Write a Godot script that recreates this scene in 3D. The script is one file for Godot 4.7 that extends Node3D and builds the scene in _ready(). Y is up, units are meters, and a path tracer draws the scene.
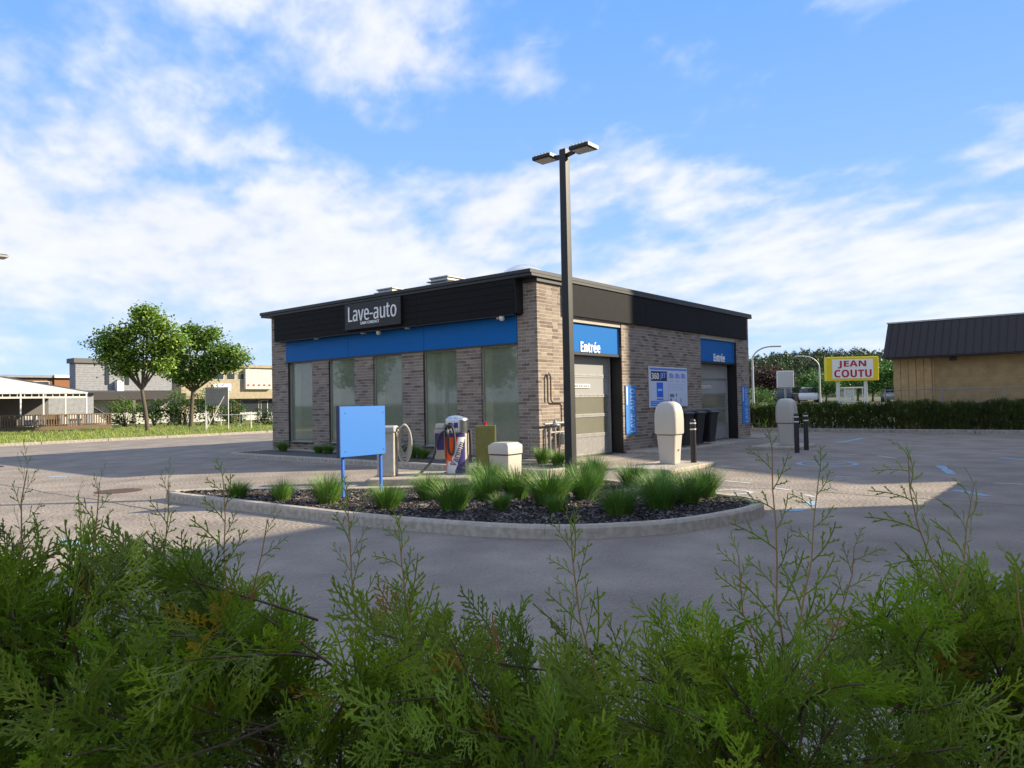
extends Node3D

var rng := RandomNumberGenerator.new()
var M := {}
var taken := {}
const CAM := Vector3(11.10, 1.6, 14.56)
const YAW := 39.4

# ------------------------------------------------------------------ mesh builder
class MB:
	var v := PackedVector3Array()
	var n := PackedVector3Array()
	var c := PackedColorArray()
	var uv := PackedVector2Array()
	var i := PackedInt32Array()
	var col := Color(1, 1, 1)
	func vert(p: Vector3, nn: Vector3, t := Vector2.ZERO) -> int:
		v.append(p); n.append(nn); c.append(col); uv.append(t)
		return v.size() - 1
	# corners run counter-clockwise as seen from the front
	func tri(a: Vector3, b: Vector3, d: Vector3) -> void:
		var nn := (b - a).cross(d - a).normalized()
		var k := vert(a, nn); vert(b, nn); vert(d, nn)
		i.append_array([k, k + 2, k + 1])
	func quad(a: Vector3, b: Vector3, d: Vector3, e: Vector3) -> void:
		var nn := (b - a).cross(d - a).normalized()
		var k := vert(a, nn, Vector2(0, 1)); vert(b, nn, Vector2(1, 1)); vert(d, nn, Vector2(1, 0)); vert(e, nn, Vector2(0, 0))
		i.append_array([k, k + 2, k + 1, k, k + 3, k + 2])
	func box(ctr: Vector3, s: Vector3, bev := 0.0, b := Basis()) -> void:
		var h := s * 0.5
		bev = minf(bev, minf(h.x, minf(h.y, h.z)) * 0.6)
		if bev <= 0.0:
			var f := [[Vector3(1, 0, 0), Vector3(0, 0, -1)], [Vector3(-1, 0, 0), Vector3(0, 0, 1)], [Vector3(0, 1, 0), Vector3(1, 0, 0)], [Vector3(0, -1, 0), Vector3(1, 0, 0)], [Vector3(0, 0, 1), Vector3(1, 0, 0)], [Vector3(0, 0, -1), Vector3(-1, 0, 0)]]
			for q in f:
				var nn: Vector3 = q[0]
				var t: Vector3 = q[1]
				var w := nn.cross(t)
				quad(ctr + b * ((nn - t - w) * h), ctr + b * ((nn + t - w) * h), ctr + b * ((nn + t + w) * h), ctr + b * ((nn - t + w) * h))
			return
		var g := h - Vector3.ONE * bev
		for q in [[Vector3(1, 0, 0), Vector3(0, 0, -1)], [Vector3(-1, 0, 0), Vector3(0, 0, 1)], [Vector3(0, 1, 0), Vector3(1, 0, 0)], [Vector3(0, -1, 0), Vector3(1, 0, 0)], [Vector3(0, 0, 1), Vector3(1, 0, 0)], [Vector3(0, 0, -1), Vector3(-1, 0, 0)]]:
			var nn: Vector3 = q[0]
			var t: Vector3 = q[1]
			var w := nn.cross(t)
			quad(ctr + b * (nn * h - t * g - w * g), ctr + b * (nn * h + t * g - w * g), ctr + b * (nn * h + t * g + w * g), ctr + b * (nn * h - t * g + w * g))
		for ax in 3:
			var p := Vector3.ZERO; p[ax] = 1
			var q := Vector3.ZERO; q[(ax + 1) % 3] = 1
			var r := Vector3.ZERO; r[(ax + 2) % 3] = 1
			for s1 in [-1.0, 1.0]:
				for s2 in [-1.0, 1.0]:
					var a0: Vector3 = q * s1 * h + r * s2 * g
					var a1: Vector3 = q * s1 * g + r * s2 * h
					var pts := [ctr + b * (a0 - p * g), ctr + b * (a0 + p * g), ctr + b * (a1 + p * g), ctr + b * (a1 - p * g)]
					if s1 * s2 > 0: pts.reverse()
					quad(pts[0], pts[1], pts[2], pts[3])
		for sx in [-1.0, 1.0]:
			for sy in [-1.0, 1.0]:
				for sz in [-1.0, 1.0]:
					var sg := Vector3(sx, sy, sz)
					var p0 := ctr + b * (sg * Vector3(h.x, g.y, g.z))
					var p1 := ctr + b * (sg * Vector3(g.x, h.y, g.z))
					var p2 := ctr + b * (sg * Vector3(g.x, g.y, h.z))
					if sx * sy * sz > 0: tri(p0, p1, p2)
					else: tri(p0, p2, p1)
	func span(a: Vector3, b: Vector3, bev := 0.0) -> void:
		box((a + b) * 0.5, (b - a).abs(), bev)
	# bar of rectangular section from a to b
	func bar(a: Vector3, b: Vector3, w: float, t: float, up := Vector3.UP, bev := 0.0) -> void:
		var d := b - a
		var y := d.normalized()
		if absf(y.dot(up)) > 0.98: up = Vector3(0, 0, 1)
		var x := y.cross(up).normalized()
		var z := x.cross(y)
		box((a + b) * 0.5, Vector3(w, d.length(), t), bev, Basis(x, y, z))
	func tube(p: Array, r: Array, sides := 8, caps := true) -> void:
		var m := p.size()
		var ref := Vector3.UP
		var d0: Vector3 = (p[1] - p[0]).normalized()
		if absf(d0.dot(ref)) > 0.9: ref = Vector3(1, 0, 0)
		var x := d0.cross(ref).normalized()
		var base := v.size()
		for k in m:
			var d: Vector3 = (p[mini(k + 1, m - 1)] - p[maxi(k - 1, 0)]).normalized()
			x = (x - d * x.dot(d)).normalized()
			var y := d.cross(x)
			for s in sides:
				var a := TAU * s / sides
				var nn := x * cos(a) + y * sin(a)
				vert(p[k] + nn * float(r[k]), nn)
		for k in m - 1:
			for s in sides:
				var a := base + k * sides + s
				var b := base + k * sides + (s + 1) % sides
				i.append_array([a, b + sides, b, a, a + sides, b + sides])
		if caps:
			for e in [0, m - 1]:
				var q: Vector3 = p[e]
				var nn: Vector3 = ((p[1] - p[0]) * -1.0 if e == 0 else p[m - 1] - p[m - 2]).normalized()
				var k0 := vert(q, nn)
				for s in sides: vert(v[base + e * sides + s], nn)
				for s in sides:
					if e == 0: i.append_array([k0, k0 + 1 + s, k0 + 1 + (s + 1) % sides])
					else: i.append_array([k0, k0 + 1 + (s + 1) % sides, k0 + 1 + s])
	func lathe(o: Vector3, prof: Array, seg := 20) -> void:
		var m := prof.size()
		var base := v.size()
		for k in m:
			var pa: Vector2 = prof[maxi(k - 1, 0)]
			var pb: Vector2 = prof[mini(k + 1, m - 1)]
			var q: Vector2 = prof[k]
			var tn := (pb - pa).normalized()
			for s in seg:
				var a := TAU * s / seg
				vert(o + Vector3(q.x * cos(a), q.y, q.x * sin(a)), Vector3(tn.y * cos(a), -tn.x, tn.y * sin(a)).normalized())
		for k in m - 1:
			for s in seg:
				var a := base + k * seg + s
				var b := base + k * seg + (s + 1) % seg
				i.append_array([a, b, b + seg, a, b + seg, a + seg])
	# polygon in x,z pulled from y0 to y1
	func prism(poly: PackedVector2Array, y0: float, y1: float, bottom := false) -> void:
		var t := Geometry2D.triangulate_polygon(poly)
		var k := v.size()
		for p in poly: vert(Vector3(p.x, y1, p.y), Vector3.UP)
		for q in range(0, t.size(), 3):
			var a := t[q]; var b := t[q + 1]; var d := t[q + 2]
			if (poly[b] - poly[a]).cross(poly[d] - poly[a]) > 0: i.append_array([k + a, k + b, k + d])
			else: i.append_array([k + a, k + d, k + b])
		var cw := Geometry2D.is_polygon_clockwise(poly)
		for q in poly.size():
			var a := poly[q]; var b := poly[(q + 1) % poly.size()]
			if not cw: quad(Vector3(b.x, y0, b.y), Vector3(a.x, y0, a.y), Vector3(a.x, y1, a.y), Vector3(b.x, y1, b.y))
			else: quad(Vector3(a.x, y0, a.y), Vector3(b.x, y0, b.y), Vector3(b.x, y1, b.y), Vector3(a.x, y1, a.y))
		if bottom: pass
	# loft of rounded-rectangle sections: [y, half width x, half depth z, corner radius, offset z]
	func loft(o: Vector3, secs: Array, per := 6, top := true) -> void:
		var rings := []
		for s in secs:
			var ring := []
			for q in 4:
				var sx := 1.0 if q == 0 or q == 3 else -1.0
				var sz := 1.0 if q < 2 else -1.0
				for k in per:
					var a := (q + float(k) / (per - 1)) * PI / 2
					ring.append(o + Vector3(sx * (s[1] - s[3]) + s[3] * cos(a), s[0], sz * (s[2] - s[3]) + s[3] * sin(a) + (s[4] if s.size() > 4 else 0.0)))
			rings.append(ring)
		var m: int = rings[0].size()
		var base := v.size()
		for k in rings.size():
			for s in m:
				var du: Vector3 = rings[k][(s + 1) % m] - rings[k][(s + m - 1) % m]
				var dv: Vector3 = rings[mini(k + 1, rings.size() - 1)][s] - rings[maxi(k - 1, 0)][s]
				vert(rings[k][s], dv.cross(du).normalized() if dv.cross(du).length() > 1e-9 else Vector3.UP)
		for k in rings.size() - 1:
			for s in m:
				var a := base + k * m + s
				var b := base + k * m + (s + 1) % m
				i.append_array([a, b, b + m, a, b + m, a + m])
		if top:
			var k0 := vert(o + Vector3(0, secs[-1][0], secs[-1][4] if secs[-1].size() > 4 else 0.0), Vector3.UP)
			for s in m: vert(rings[-1][s], Vector3.UP)
			for s in m: i.append_array([k0, k0 + 1 + s, k0 + 1 + (s + 1) % m])
	func mesh() -> ArrayMesh:
		var a := []
		a.resize(Mesh.ARRAY_MAX)
		a[Mesh.ARRAY_VERTEX] = v; a[Mesh.ARRAY_NORMAL] = n; a[Mesh.ARRAY_COLOR] = c; a[Mesh.ARRAY_TEX_UV] = uv; a[Mesh.ARRAY_INDEX] = i
		var am := ArrayMesh.new()
		am.add_surface_from_arrays(Mesh.PRIMITIVE_TRIANGLES, a)
		return am

# ------------------------------------------------------------------ naming and parenting
func numbered(called: String) -> String:
	var k: int = taken.get(called, 0)
	taken[called] = k + 1
	return called if k == 0 else "%s_%03d" % [called, k]

func tag(o: Node, label: String, category: String, group := "", kind := "") -> void:
	if label: o.set_meta("label", label)
	if category: o.set_meta("category", category)
	if group: o.set_meta("group", group)
	if kind: o.set_meta("kind", kind)

func thing(called: String, label: String, category: String, at := Vector3.ZERO, turn := 0.0, group := "") -> Node3D:
	var o := Node3D.new()
	o.name = numbered(called)
	add_child(o)
	o.position = at
	o.rotation.y = deg_to_rad(turn)
	tag(o, label, category, group)
	return o

func inst(called: String, me: Mesh, m: Material, parent: Node) -> MeshInstance3D:
	var o := MeshInstance3D.new()
	o.mesh = me
	o.material_override = m
	o.name = numbered(called) if parent == self else called
	parent.add_child(o, true)
	return o

func obj(called: String, mb: MB, m: Material, parent: Node) -> MeshInstance3D:
	return inst(called, mb.mesh(), m, parent)

func setting(called: String, mb: MB, m: Material) -> MeshInstance3D:
	var o := obj(called, mb, m, self)
	o.set_meta("kind", "structure")
	return o

func bx(called: String, a: Vector3, b: Vector3, m: Material, parent: Node, bev := 0.0) -> MeshInstance3D:
	var mb := MB.new()
	mb.span(a, b, bev)
	return obj(called, mb, m, parent)

func copies(called: String, me: Mesh, m: Material, tr: Array, cols: Array, parent: Node) -> MultiMeshInstance3D:
	var mm := MultiMesh.new()
	mm.transform_format = MultiMesh.TRANSFORM_3D
	mm.use_colors = true
	mm.mesh = me
	mm.instance_count = tr.size()
	for k in tr.size():
		mm.set_instance_transform(k, tr[k])
		mm.set_instance_color(k, cols[k])
	var o := MultiMeshInstance3D.new()
	o.multimesh = mm
	o.material_override = m
	o.name = numbered(called) if parent == self else called
	parent.add_child(o, true)
	o.set_meta("kind", "stuff")
	return o

# lettering: x along the line of text, y up, z out of the face
func lettering(called: String, text: String, w: float, h: float, depth: float, at: Vector3, b: Basis, m: Material, parent: Node, bold := true, serif := false) -> MeshInstance3D:
	var f := SystemFont.new()
	f.font_names = PackedStringArray(["Droid Serif" if serif else "Droid Sans"])
	f.font_weight = 700 if bold else 400
	var t := TextMesh.new()
	t.text = text
	t.font = f
	t.font_size = 64
	t.pixel_size = 0.01
	t.depth = 0.02
	t.curve_step = 2.0
	var bb := t.get_aabb()
	var o := MeshInstance3D.new()
	o.mesh = t
	o.material_override = m
	o.name = called
	parent.add_child(o, true)
	var sc := Vector3(w / bb.size.x, h / bb.size.y, depth / 0.02)
	o.transform = Transform3D(b * Basis.from_scale(sc), at - b * (bb.get_center() * sc))
	return o

# ------------------------------------------------------------------ materials
func lin(r: float, g: float, b: float) -> Color:
	return Color(r, g, b).linear_to_srgb()

func noise_image(sd: int, freq: float, lo: float, hi: float, size := 512, oct := 4, power := 1.0, tint := Color(1, 1, 1)) -> Image:
	var f := FastNoiseLite.new()
	f.seed = sd
	f.noise_type = FastNoiseLite.TYPE_SIMPLEX_SMOOTH
	f.frequency = freq
	f.fractal_octaves = oct
	var im := f.get_seamless_image(size, size)
	im.convert(Image.FORMAT_L8)
	var d := im.get_data()
	var lr := PackedByteArray(); var lg := PackedByteArray(); var lb := PackedByteArray()
	for k in 256:
		var t := lo + (hi - lo) * pow(k / 255.0, power)
		lr.append(clampi(int(t * tint.r * 255), 0, 255)); lg.append(clampi(int(t * tint.g * 255), 0, 255)); lb.append(clampi(int(t * tint.b * 255), 0, 255))
	var o := PackedByteArray()
	o.resize(d.size() * 3)
	for k in d.size():
		var q := d[k]
		o[k * 3] = lr[q]; o[k * 3 + 1] = lg[q]; o[k * 3 + 2] = lb[q]
	return Image.create_from_data(size, size, false, Image.FORMAT_RGB8, o)

# two layers of noise multiplied: patches and grain
func grain_tex(sd: int, f1: float, lo1: float, f2: float, lo2: float, size := 512) -> ImageTexture:
	var a := noise_image(sd, f1, lo1, 1.0, size, 5)
	var b := noise_image(sd + 7, f2, lo2, 1.0, size, 2)
	var da := a.get_data()
	var db := b.get_data()
	for k in da.size(): da[k] = int(da[k] * db[k] / 255.0)
	return ImageTexture.create_from_image(Image.create_from_data(size, size, false, Image.FORMAT_RGB8, da))

func bump_tex(sd: int, freq: float, size := 256, oct := 3, strength := 4.0) -> ImageTexture:
	var im := noise_image(sd, freq, 0.0, 1.0, size, oct)
	im.bump_map_to_normal_map(strength)
	return ImageTexture.create_from_image(im)

func mat(key: String, r: float, g: float, b: float, rough := 0.8, metal := 0.0, tex: Texture2D = null, metres := 1.0, nrm: Texture2D = null, nscale := 1.0) -> StandardMaterial3D:
	var m := StandardMaterial3D.new()
	m.resource_name = key
	m.albedo_color = lin(r, g, b)
	m.roughness = rough
	m.metallic = metal
	m.metallic_specular = 0.5
	if tex or nrm:
		m.uv1_triplanar = true
		m.uv1_world_triplanar = true
		m.uv1_scale = Vector3.ONE / metres
		if tex: m.albedo_texture = tex
		if nrm:
			m.normal_enabled = true
			m.normal_texture = nrm
			m.normal_scale = nscale
	M[key] = m
	return m

func tinted(key: String, rough := 0.7, back := Color(0, 0, 0)) -> StandardMaterial3D:
	var m := mat(key, 1, 1, 1, rough)
	m.vertex_color_use_as_albedo = true
	if back != Color(0, 0, 0):
		m.backlight_enabled = true
		m.backlight = back
	return m

func make_materials() -> void:
	var t_asph := grain_tex(11, 0.0045, 0.78, 0.32, 0.74, 1024)
	var n_asph := bump_tex(12, 0.16, 512, 3, 3.0)
	var t_conc := grain_tex(21, 0.02, 0.74, 0.2, 0.82)
	var n_fine := bump_tex(22, 0.12, 256, 3, 2.0)
	var t_soft := grain_tex(31, 0.01, 0.86, 0.06, 0.92)
	var t_dirt := grain_tex(41, 0.03, 0.6, 0.25, 0.6)
	var t_grass := grain_tex(51, 0.02, 0.55, 0.3, 0.5)
	mat("asphalt", 0.43, 0.36, 0.29, 0.9, 0.0, t_asph, 6.5, n_asph, 0.5)
	mat("road asphalt", 0.385, 0.33, 0.275, 0.9, 0.0, t_asph, 7.3, n_asph, 0.5)
	mat("concrete", 0.65, 0.565, 0.445, 0.88, 0.0, t_conc, 1.1, n_fine, 0.3)
	mat("old concrete", 0.52, 0.46, 0.38, 0.9, 0.0, t_conc, 1.7, n_fine, 0.4)
	mat("grass ground", 0.26, 0.295, 0.06, 0.95, 0.0, t_grass, 3.0)
	mat("meadow", 0.2, 0.23, 0.07, 0.95, 0.0, t_grass, 9.0)
	mat("soil", 0.045, 0.036, 0.032, 0.95, 0.0, t_dirt, 0.7, n_asph, 1.0)
	mat("gravel", 0.3, 0.28, 0.25, 0.95, 0.0, t_dirt, 0.8, n_asph, 1.0)
	mat("mortar", 0.74, 0.66, 0.56, 0.95, 0.0, t_conc, 0.6, n_fine, 0.6)
	var tones := [[0.3, 0.225, 0.178], [0.385, 0.3, 0.238], [0.46, 0.365, 0.29], [0.25, 0.188, 0.155], [0.43, 0.355, 0.29], [0.54, 0.44, 0.35]]
	for k in tones.size():
		mat("brick tone %d" % k, tones[k][0], tones[k][1], tones[k][2], 0.92, 0.0, t_conc, 0.33, n_fine, 0.6)
	var bw := tinted("brick courses", 0.92)
	bw.albedo_texture = t_conc; bw.uv1_triplanar = true; bw.uv1_world_triplanar = true; bw.uv1_scale = Vector3.ONE * 3.0
	bw.normal_enabled = true; bw.normal_texture = n_fine; bw.normal_scale = 0.6
	mat("black metal", 0.013, 0.013, 0.0135, 0.5, 0.0, t_soft, 1.3)
	mat("black siding", 0.013, 0.013, 0.0135, 0.65, 0.0, t_soft, 1.7)
	M["black siding"].metallic_specular = 0.25
	mat("black coping", 0.024, 0.024, 0.024, 0.5, 0.0, t_soft, 1.1)
	mat("blue panel", 0.004, 0.125, 0.4, 0.5)
	M["blue panel"].metallic_specular = 0.25
	mat("blue board", 0.012, 0.145, 0.48, 0.6)
	mat("blue post", 0.02, 0.14, 0.55, 0.45)
	mat("blue print", 0.03, 0.2, 0.58, 0.5)
	mat("pale blue print", 0.3, 0.52, 0.85, 0.5)
	mat("navy print", 0.015, 0.03, 0.1, 0.5)
	mat("white paint", 0.66, 0.65, 0.62, 0.5)
	mat("white letters", 0.85, 0.85, 0.83, 0.5)
	mat("red letters", 0.45, 0.006, 0.03, 0.5)
	mat("yellow sign", 0.8, 0.62, 0.01, 0.5)
	mat("aluminium", 0.5, 0.5, 0.48, 0.42, 0.6, t_soft, 0.9)
	mat("door skin", 0.3, 0.29, 0.28, 0.5, 0.0, t_soft, 0.8)
	mat("steel", 0.55, 0.56, 0.58, 0.22, 1.0)
	mat("galvanised", 0.45, 0.45, 0.43, 0.55, 0.3, t_conc, 0.5)
	mat("pipe brown", 0.12, 0.085, 0.055, 0.55)
	mat("beige plastic", 0.5, 0.47, 0.38, 0.5, 0.0, t_soft, 0.6)
	mat("pale plastic", 0.47, 0.44, 0.38, 0.4)
	mat("grey plastic", 0.5, 0.49, 0.46, 0.5, 0.0, t_soft, 0.9)
	mat("black plastic", 0.016, 0.016, 0.018, 0.42)
	mat("rubber", 0.03, 0.03, 0.032, 0.6)
	mat("hose grey", 0.36, 0.34, 0.29, 0.6)
	mat("orange print", 0.85, 0.095, 0.012, 0.4)
	mat("violet print", 0.04, 0.028, 0.14, 0.4)
	mat("olive metal", 0.2, 0.2, 0.045, 0.4, 0.0, t_soft, 0.7)
	mat("lamp lens", 0.5, 0.47, 0.42, 0.4)
	mat("interior wall", 0.52, 0.55, 0.44, 0.6, 0.0, t_soft, 2.0)
	mat("window frame", 0.3, 0.3, 0.24, 0.4, 0.3)
	mat("window liner", 0.5, 0.5, 0.32, 0.5)
	mat("dark trim", 0.03, 0.03, 0.03, 0.5)
	mat("blue paint", 0.4, 0.6, 0.78, 0.85, 0.0, t_conc, 0.9)
	mat("road paint", 0.75, 0.75, 0.73, 0.85, 0.0, t_conc, 0.9)
	mat("rust", 0.2, 0.1, 0.06, 0.8, 0.0, t_dirt, 0.5)
	mat("bark", 0.3, 0.235, 0.165, 0.95, 0.0, t_dirt, 0.4, n_asph, 1.0)
	mat("cedar bark", 0.27, 0.17, 0.1, 0.9, 0.0, t_dirt, 0.12)
	mat("shoot bark", 0.3, 0.17, 0.06, 0.8)
	mat("tan wall", 0.46, 0.32, 0.15, 0.85, 0.0, t_soft, 2.7)
	mat("tan siding", 0.58, 0.4, 0.18, 0.8, 0.0, t_soft, 1.7)
	mat("brown roof", 0.032, 0.022, 0.02, 0.5, 0.0, t_soft, 1.9)
	mat("grey siding", 0.3, 0.31, 0.33, 0.7, 0.0, t_soft, 1.9)
	mat("white siding", 0.6, 0.59, 0.54, 0.7, 0.0, t_soft, 2.9)
	mat("white roof", 0.6, 0.6, 0.57, 0.6, 0.0, t_soft, 3.1)
	mat("shingle", 0.13, 0.12, 0.115, 0.9, 0.0, t_dirt, 1.1)
	mat("orange brick", 0.42, 0.19, 0.085, 0.9, 0.0, t_conc, 0.9)
	mat("brown brick", 0.3, 0.17, 0.1, 0.9, 0.0, t_conc, 0.9)
	mat("beige stucco", 0.42, 0.36, 0.25, 0.9, 0.0, t_soft, 2.2)
	mat("deck wood", 0.36, 0.24, 0.13, 0.8, 0.0, t_dirt, 0.6)
	mat("dark window", 0.03, 0.035, 0.04, 0.1)
	mat("dark board", 0.11, 0.105, 0.1, 0.7)
	mat("weathered board", 0.4, 0.36, 0.31, 0.8, 0.0, t_soft, 1.3)
	mat("pole metal", 0.45, 0.46, 0.46, 0.5, 0.5)
	mat("car white", 0.7, 0.7, 0.7, 0.2)
	mat("car dark", 0.04, 0.05, 0.07, 0.2)
	mat("car silver", 0.4, 0.41, 0.43, 0.25, 0.5)
	tinted("leaf", 0.55, Color(0.6, 0.75, 0.3))
	tinted("cedar leaf", 0.6, Color(0.85, 1.0, 0.5))
	tinted("grass blade", 0.55, Color(0.45, 0.55, 0.25))
	tinted("chips", 0.9)
	var gl := mat("front glass", 0.4, 0.47, 0.34, 0.03)
	gl.transparency = BaseMaterial3D.TRANSPARENCY_ALPHA
	gl.albedo_color.a = 0.25
	gl = mat("door glass", 0.32, 0.31, 0.24, 0.08)
	gl.transparency = BaseMaterial3D.TRANSPARENCY_ALPHA
	gl.albedo_color.a = 0.42
	gl = mat("frosted sheet", 0.4, 0.4, 0.39, 0.25)
	gl.transparency = BaseMaterial3D.TRANSPARENCY_ALPHA
	gl.albedo_color.a = 0.8
	gl = mat("clear dome", 0.8, 0.84, 0.88, 0.08)
	gl.transparency = BaseMaterial3D.TRANSPARENCY_ALPHA
	gl.albedo_color.a = 0.3
	gl = mat("shelter glass", 0.7, 0.75, 0.75, 0.05)
	gl.transparency = BaseMaterial3D.TRANSPARENCY_ALPHA
	gl.albedo_color.a = 0.25

# ------------------------------------------------------------------ sky
func make_sky() -> Sky:
	var w := 3072
	var h := 1536
	var f := FastNoiseLite.new()
	f.seed = 5; f.noise_type = FastNoiseLite.TYPE_SIMPLEX_SMOOTH; f.frequency = 0.55; f.fractal_octaves = 6; f.fractal_gain = 0.55
	f.domain_warp_enabled = true; f.domain_warp_amplitude = 0.5; f.domain_warp_frequency = 0.8
	var g := FastNoiseLite.new()
	g.seed = 9; g.noise_type = FastNoiseLite.TYPE_SIMPLEX_SMOOTH; g.frequency = 2.6; g.fractal_octaves = 5; g.fractal_gain = 0.58
	var wn := FastNoiseLite.new()
	wn.seed = 23; wn.noise_type = FastNoiseLite.TYPE_SIMPLEX_SMOOTH; wn.frequency = 0.9; wn.fractal_octaves = 4; wn.fractal_gain = 0.55
	# cloud banks: bearing right of the view axis (deg), height (deg), half widths, weight
	var banks := [[-28.0, 13.5, 13.0, 5.0, 0.45], [-14.0, 10.0, 16.0, 4.5, 0.38], [0.0, 15.5, 8.0, 3.2, 0.36], [-7.0, 24.5, 10.0, 3.0, 0.34], [1.0, 24.0, 5.0, 1.8, 0.25], [-26.0, 25.0, 11.0, 3.4, -0.6],
		[25.0, 10.0, 18.0, 4.0, 0.3], [12.0, 16.8, 6.0, 1.0, 0.28], [18.0, 24.0, 16.0, 5.0, -0.6], [8.0, 13.0, 5.0, 1.2, -0.35], [-36.0, 27.0, 4.0, 3.0, -0.4], [20.0, 17.5, 12.0, 1.6, -0.22], [-8.0, 19.0, 8.0, 1.6, -0.55], [-18.0, 21.2, 5.0, 1.6, -0.42], [-32.0, 4.0, 9.0, 2.5, -0.15]]
	var up := h / 2
	var d := PackedByteArray()
	d.resize(w * h * 3)
	for y in up:
		var el := PI / 2 - (y + 0.5) / h * PI
		var sy := sin(el)
		var ce := cos(el)
		var eld := rad_to_deg(el)
		# clear air: deep blue aloft, pale towards the horizon
		var t := pow(1.0 - sy, 2.4)
		var calm := smoothstep(0.02, 0.3, sy)
		var br := lerpf(0.062, 0.3, t); var bg := lerpf(0.2, 0.445, t); var bb := lerpf(0.56, 0.65, t)
		var near := []
		for b in banks:
			var q: float = (eld - b[1]) / b[3]
			if absf(q) < 2.4: near.append([b[0], b[2], b[4] * exp(-q * q)])
		for x in w:
			var az := (x + 0.5) / w * TAU            # 0 is -Z, grows towards +X
			var dx := sin(az) * ce; var dz := -cos(az) * ce
			var k := 1.0 / (sy + 0.16)
			var px := dx * k; var pz := dz * k
			var a := f.get_noise_2d(px * 1.15 + pz * 0.35, pz * 1.6 - px * 0.5)
			var fine := g.get_noise_2d(px * 1.0 + pz * 0.5, pz * 1.6 - px * 0.7)
			var wisp := wn.get_noise_2d(px * 0.9 + pz * 1.3, (pz * 0.9 - px * 1.1) * 2.6)
			var off := 0.0
			var az_d := rad_to_deg(az) + YAW
			if az_d > 180: az_d -= 360.0   # bearing right of the street's axis
			for b in near:
				var q: float = (az_d - b[0]) / b[1]
				off += b[2] * exp(-q * q)
			var away := smoothstep(36.0, 60.0, absf(az_d)) * 0.5 + smoothstep(30.0, 45.0, eld) * 0.5
			var dens := clampf(smoothstep(-0.2, 0.7, (a * 0.95 + fine * 0.42 + wisp * 0.24 * calm) * lerpf(0.45, 1.0, calm) + off + 0.1 + 0.16 * minf(away * 2.0, 1.0) + 0.13 * (1.0 - calm)), 0, 1)
			dens = dens * 0.93
			var haze := 0.28 * pow(1.0 - sy, 9.0)
			var cl := 0.5 + 0.045 * fine + 0.05 * a
			var r := lerpf(br, cl, dens); var gg := lerpf(bg, cl * 1.015, dens); var bl := lerpf(bb, cl * 1.045, dens)
			r = lerpf(r, 0.47, haze); gg = lerpf(gg, 0.54, haze); bl = lerpf(bl, 0.62, haze)
			var c := Color(r, gg, bl).linear_to_srgb()
			var o := (y * w + x) * 3
			d[o] = clampi(int(c.r * 255.0), 0, 255); d[o + 1] = clampi(int(c.g * 255.0), 0, 255); d[o + 2] = clampi(int(c.b * 255.0), 0, 255)
	for o in range(up * w * 3, d.size(), 3):
		d[o] = 120; d[o + 1] = 120; d[o + 2] = 112
	var m := PanoramaSkyMaterial.new()
	m.panorama = ImageTexture.create_from_image(Image.create_from_data(w, h, false, Image.FORMAT_RGB8, d))
	var s := Sky.new()
	s.sky_material = m
	return s

# ------------------------------------------------------------------ camera, light
func make_view() -> void:
	var cam := Camera3D.new()
	cam.name = "camera"
	add_child(cam)
	cam.fov = 55.62
	cam.near = 0.05
	cam.far = 3000.0
	cam.position = CAM
	cam.basis = Basis(Vector3.UP, deg_to_rad(YAW)) * Basis(Vector3.RIGHT, deg_to_rad(1.3925)) * Basis(Vector3(0, 0, 1), deg_to_rad(-1.117))
	var env := Environment.new()
	env.background_mode = Environment.BG_SKY
	env.sky = make_sky()
	env.background_energy_multiplier = 0.6
	env.tonemap_mode = Environment.TONE_MAPPER_LINEAR
	env.tonemap_exposure = 3.15
	env.sdfgi_enabled = true
	env.ssao_enabled = true
	env.ssil_enabled = true
	var we := WorldEnvironment.new()
	we.name = "world_environment"
	we.environment = env
	add_child(we)
	var sun := DirectionalLight3D.new()
	sun.name = "sun"
	add_child(sun)
	sun.light_color = Color(1.0, 0.94, 0.83)
	sun.light_energy = 1.02
	sun.light_angular_distance = 0.53
	sun.shadow_enabled = true
	sun.look_at_from_position(Vector3.ZERO, Vector3(-0.715, -0.488, 0.70))

# ------------------------------------------------------------------ the lot
func ground_poly(called: String, pts: Array, y: float, m: Material) -> MeshInstance3D:
	var mb := MB.new()
	var poly := PackedVector2Array()
	for p in pts: poly.append(Vector2(p[0], p[1]))
	var t := Geometry2D.triangulate_polygon(poly)
	for p in poly: mb.vert(Vector3(p.x, y, p.y), Vector3.UP)
	for q in range(0, t.size(), 3):
		var a := t[q]; var b := t[q + 1]; var d := t[q + 2]
		if (poly[b] - poly[a]).cross(poly[d] - poly[a]) > 0: mb.i.append_array([a, b, d])
		else: mb.i.append_array([a, d, b])
	return setting(called, mb, m)

func stroke(mb: MB, a: Vector2, b: Vector2, w: float, y: float) -> void:
	var d := (b - a).normalized()
	var s := Vector2(-d.y, d.x) * w * 0.5
	var p := [a + s, b + s, b - s, a - s]
	mb.quad(Vector3(p[0].x, y, p[0].y), Vector3(p[1].x, y, p[1].y), Vector3(p[2].x, y, p[2].y), Vector3(p[3].x, y, p[3].y))

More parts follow.
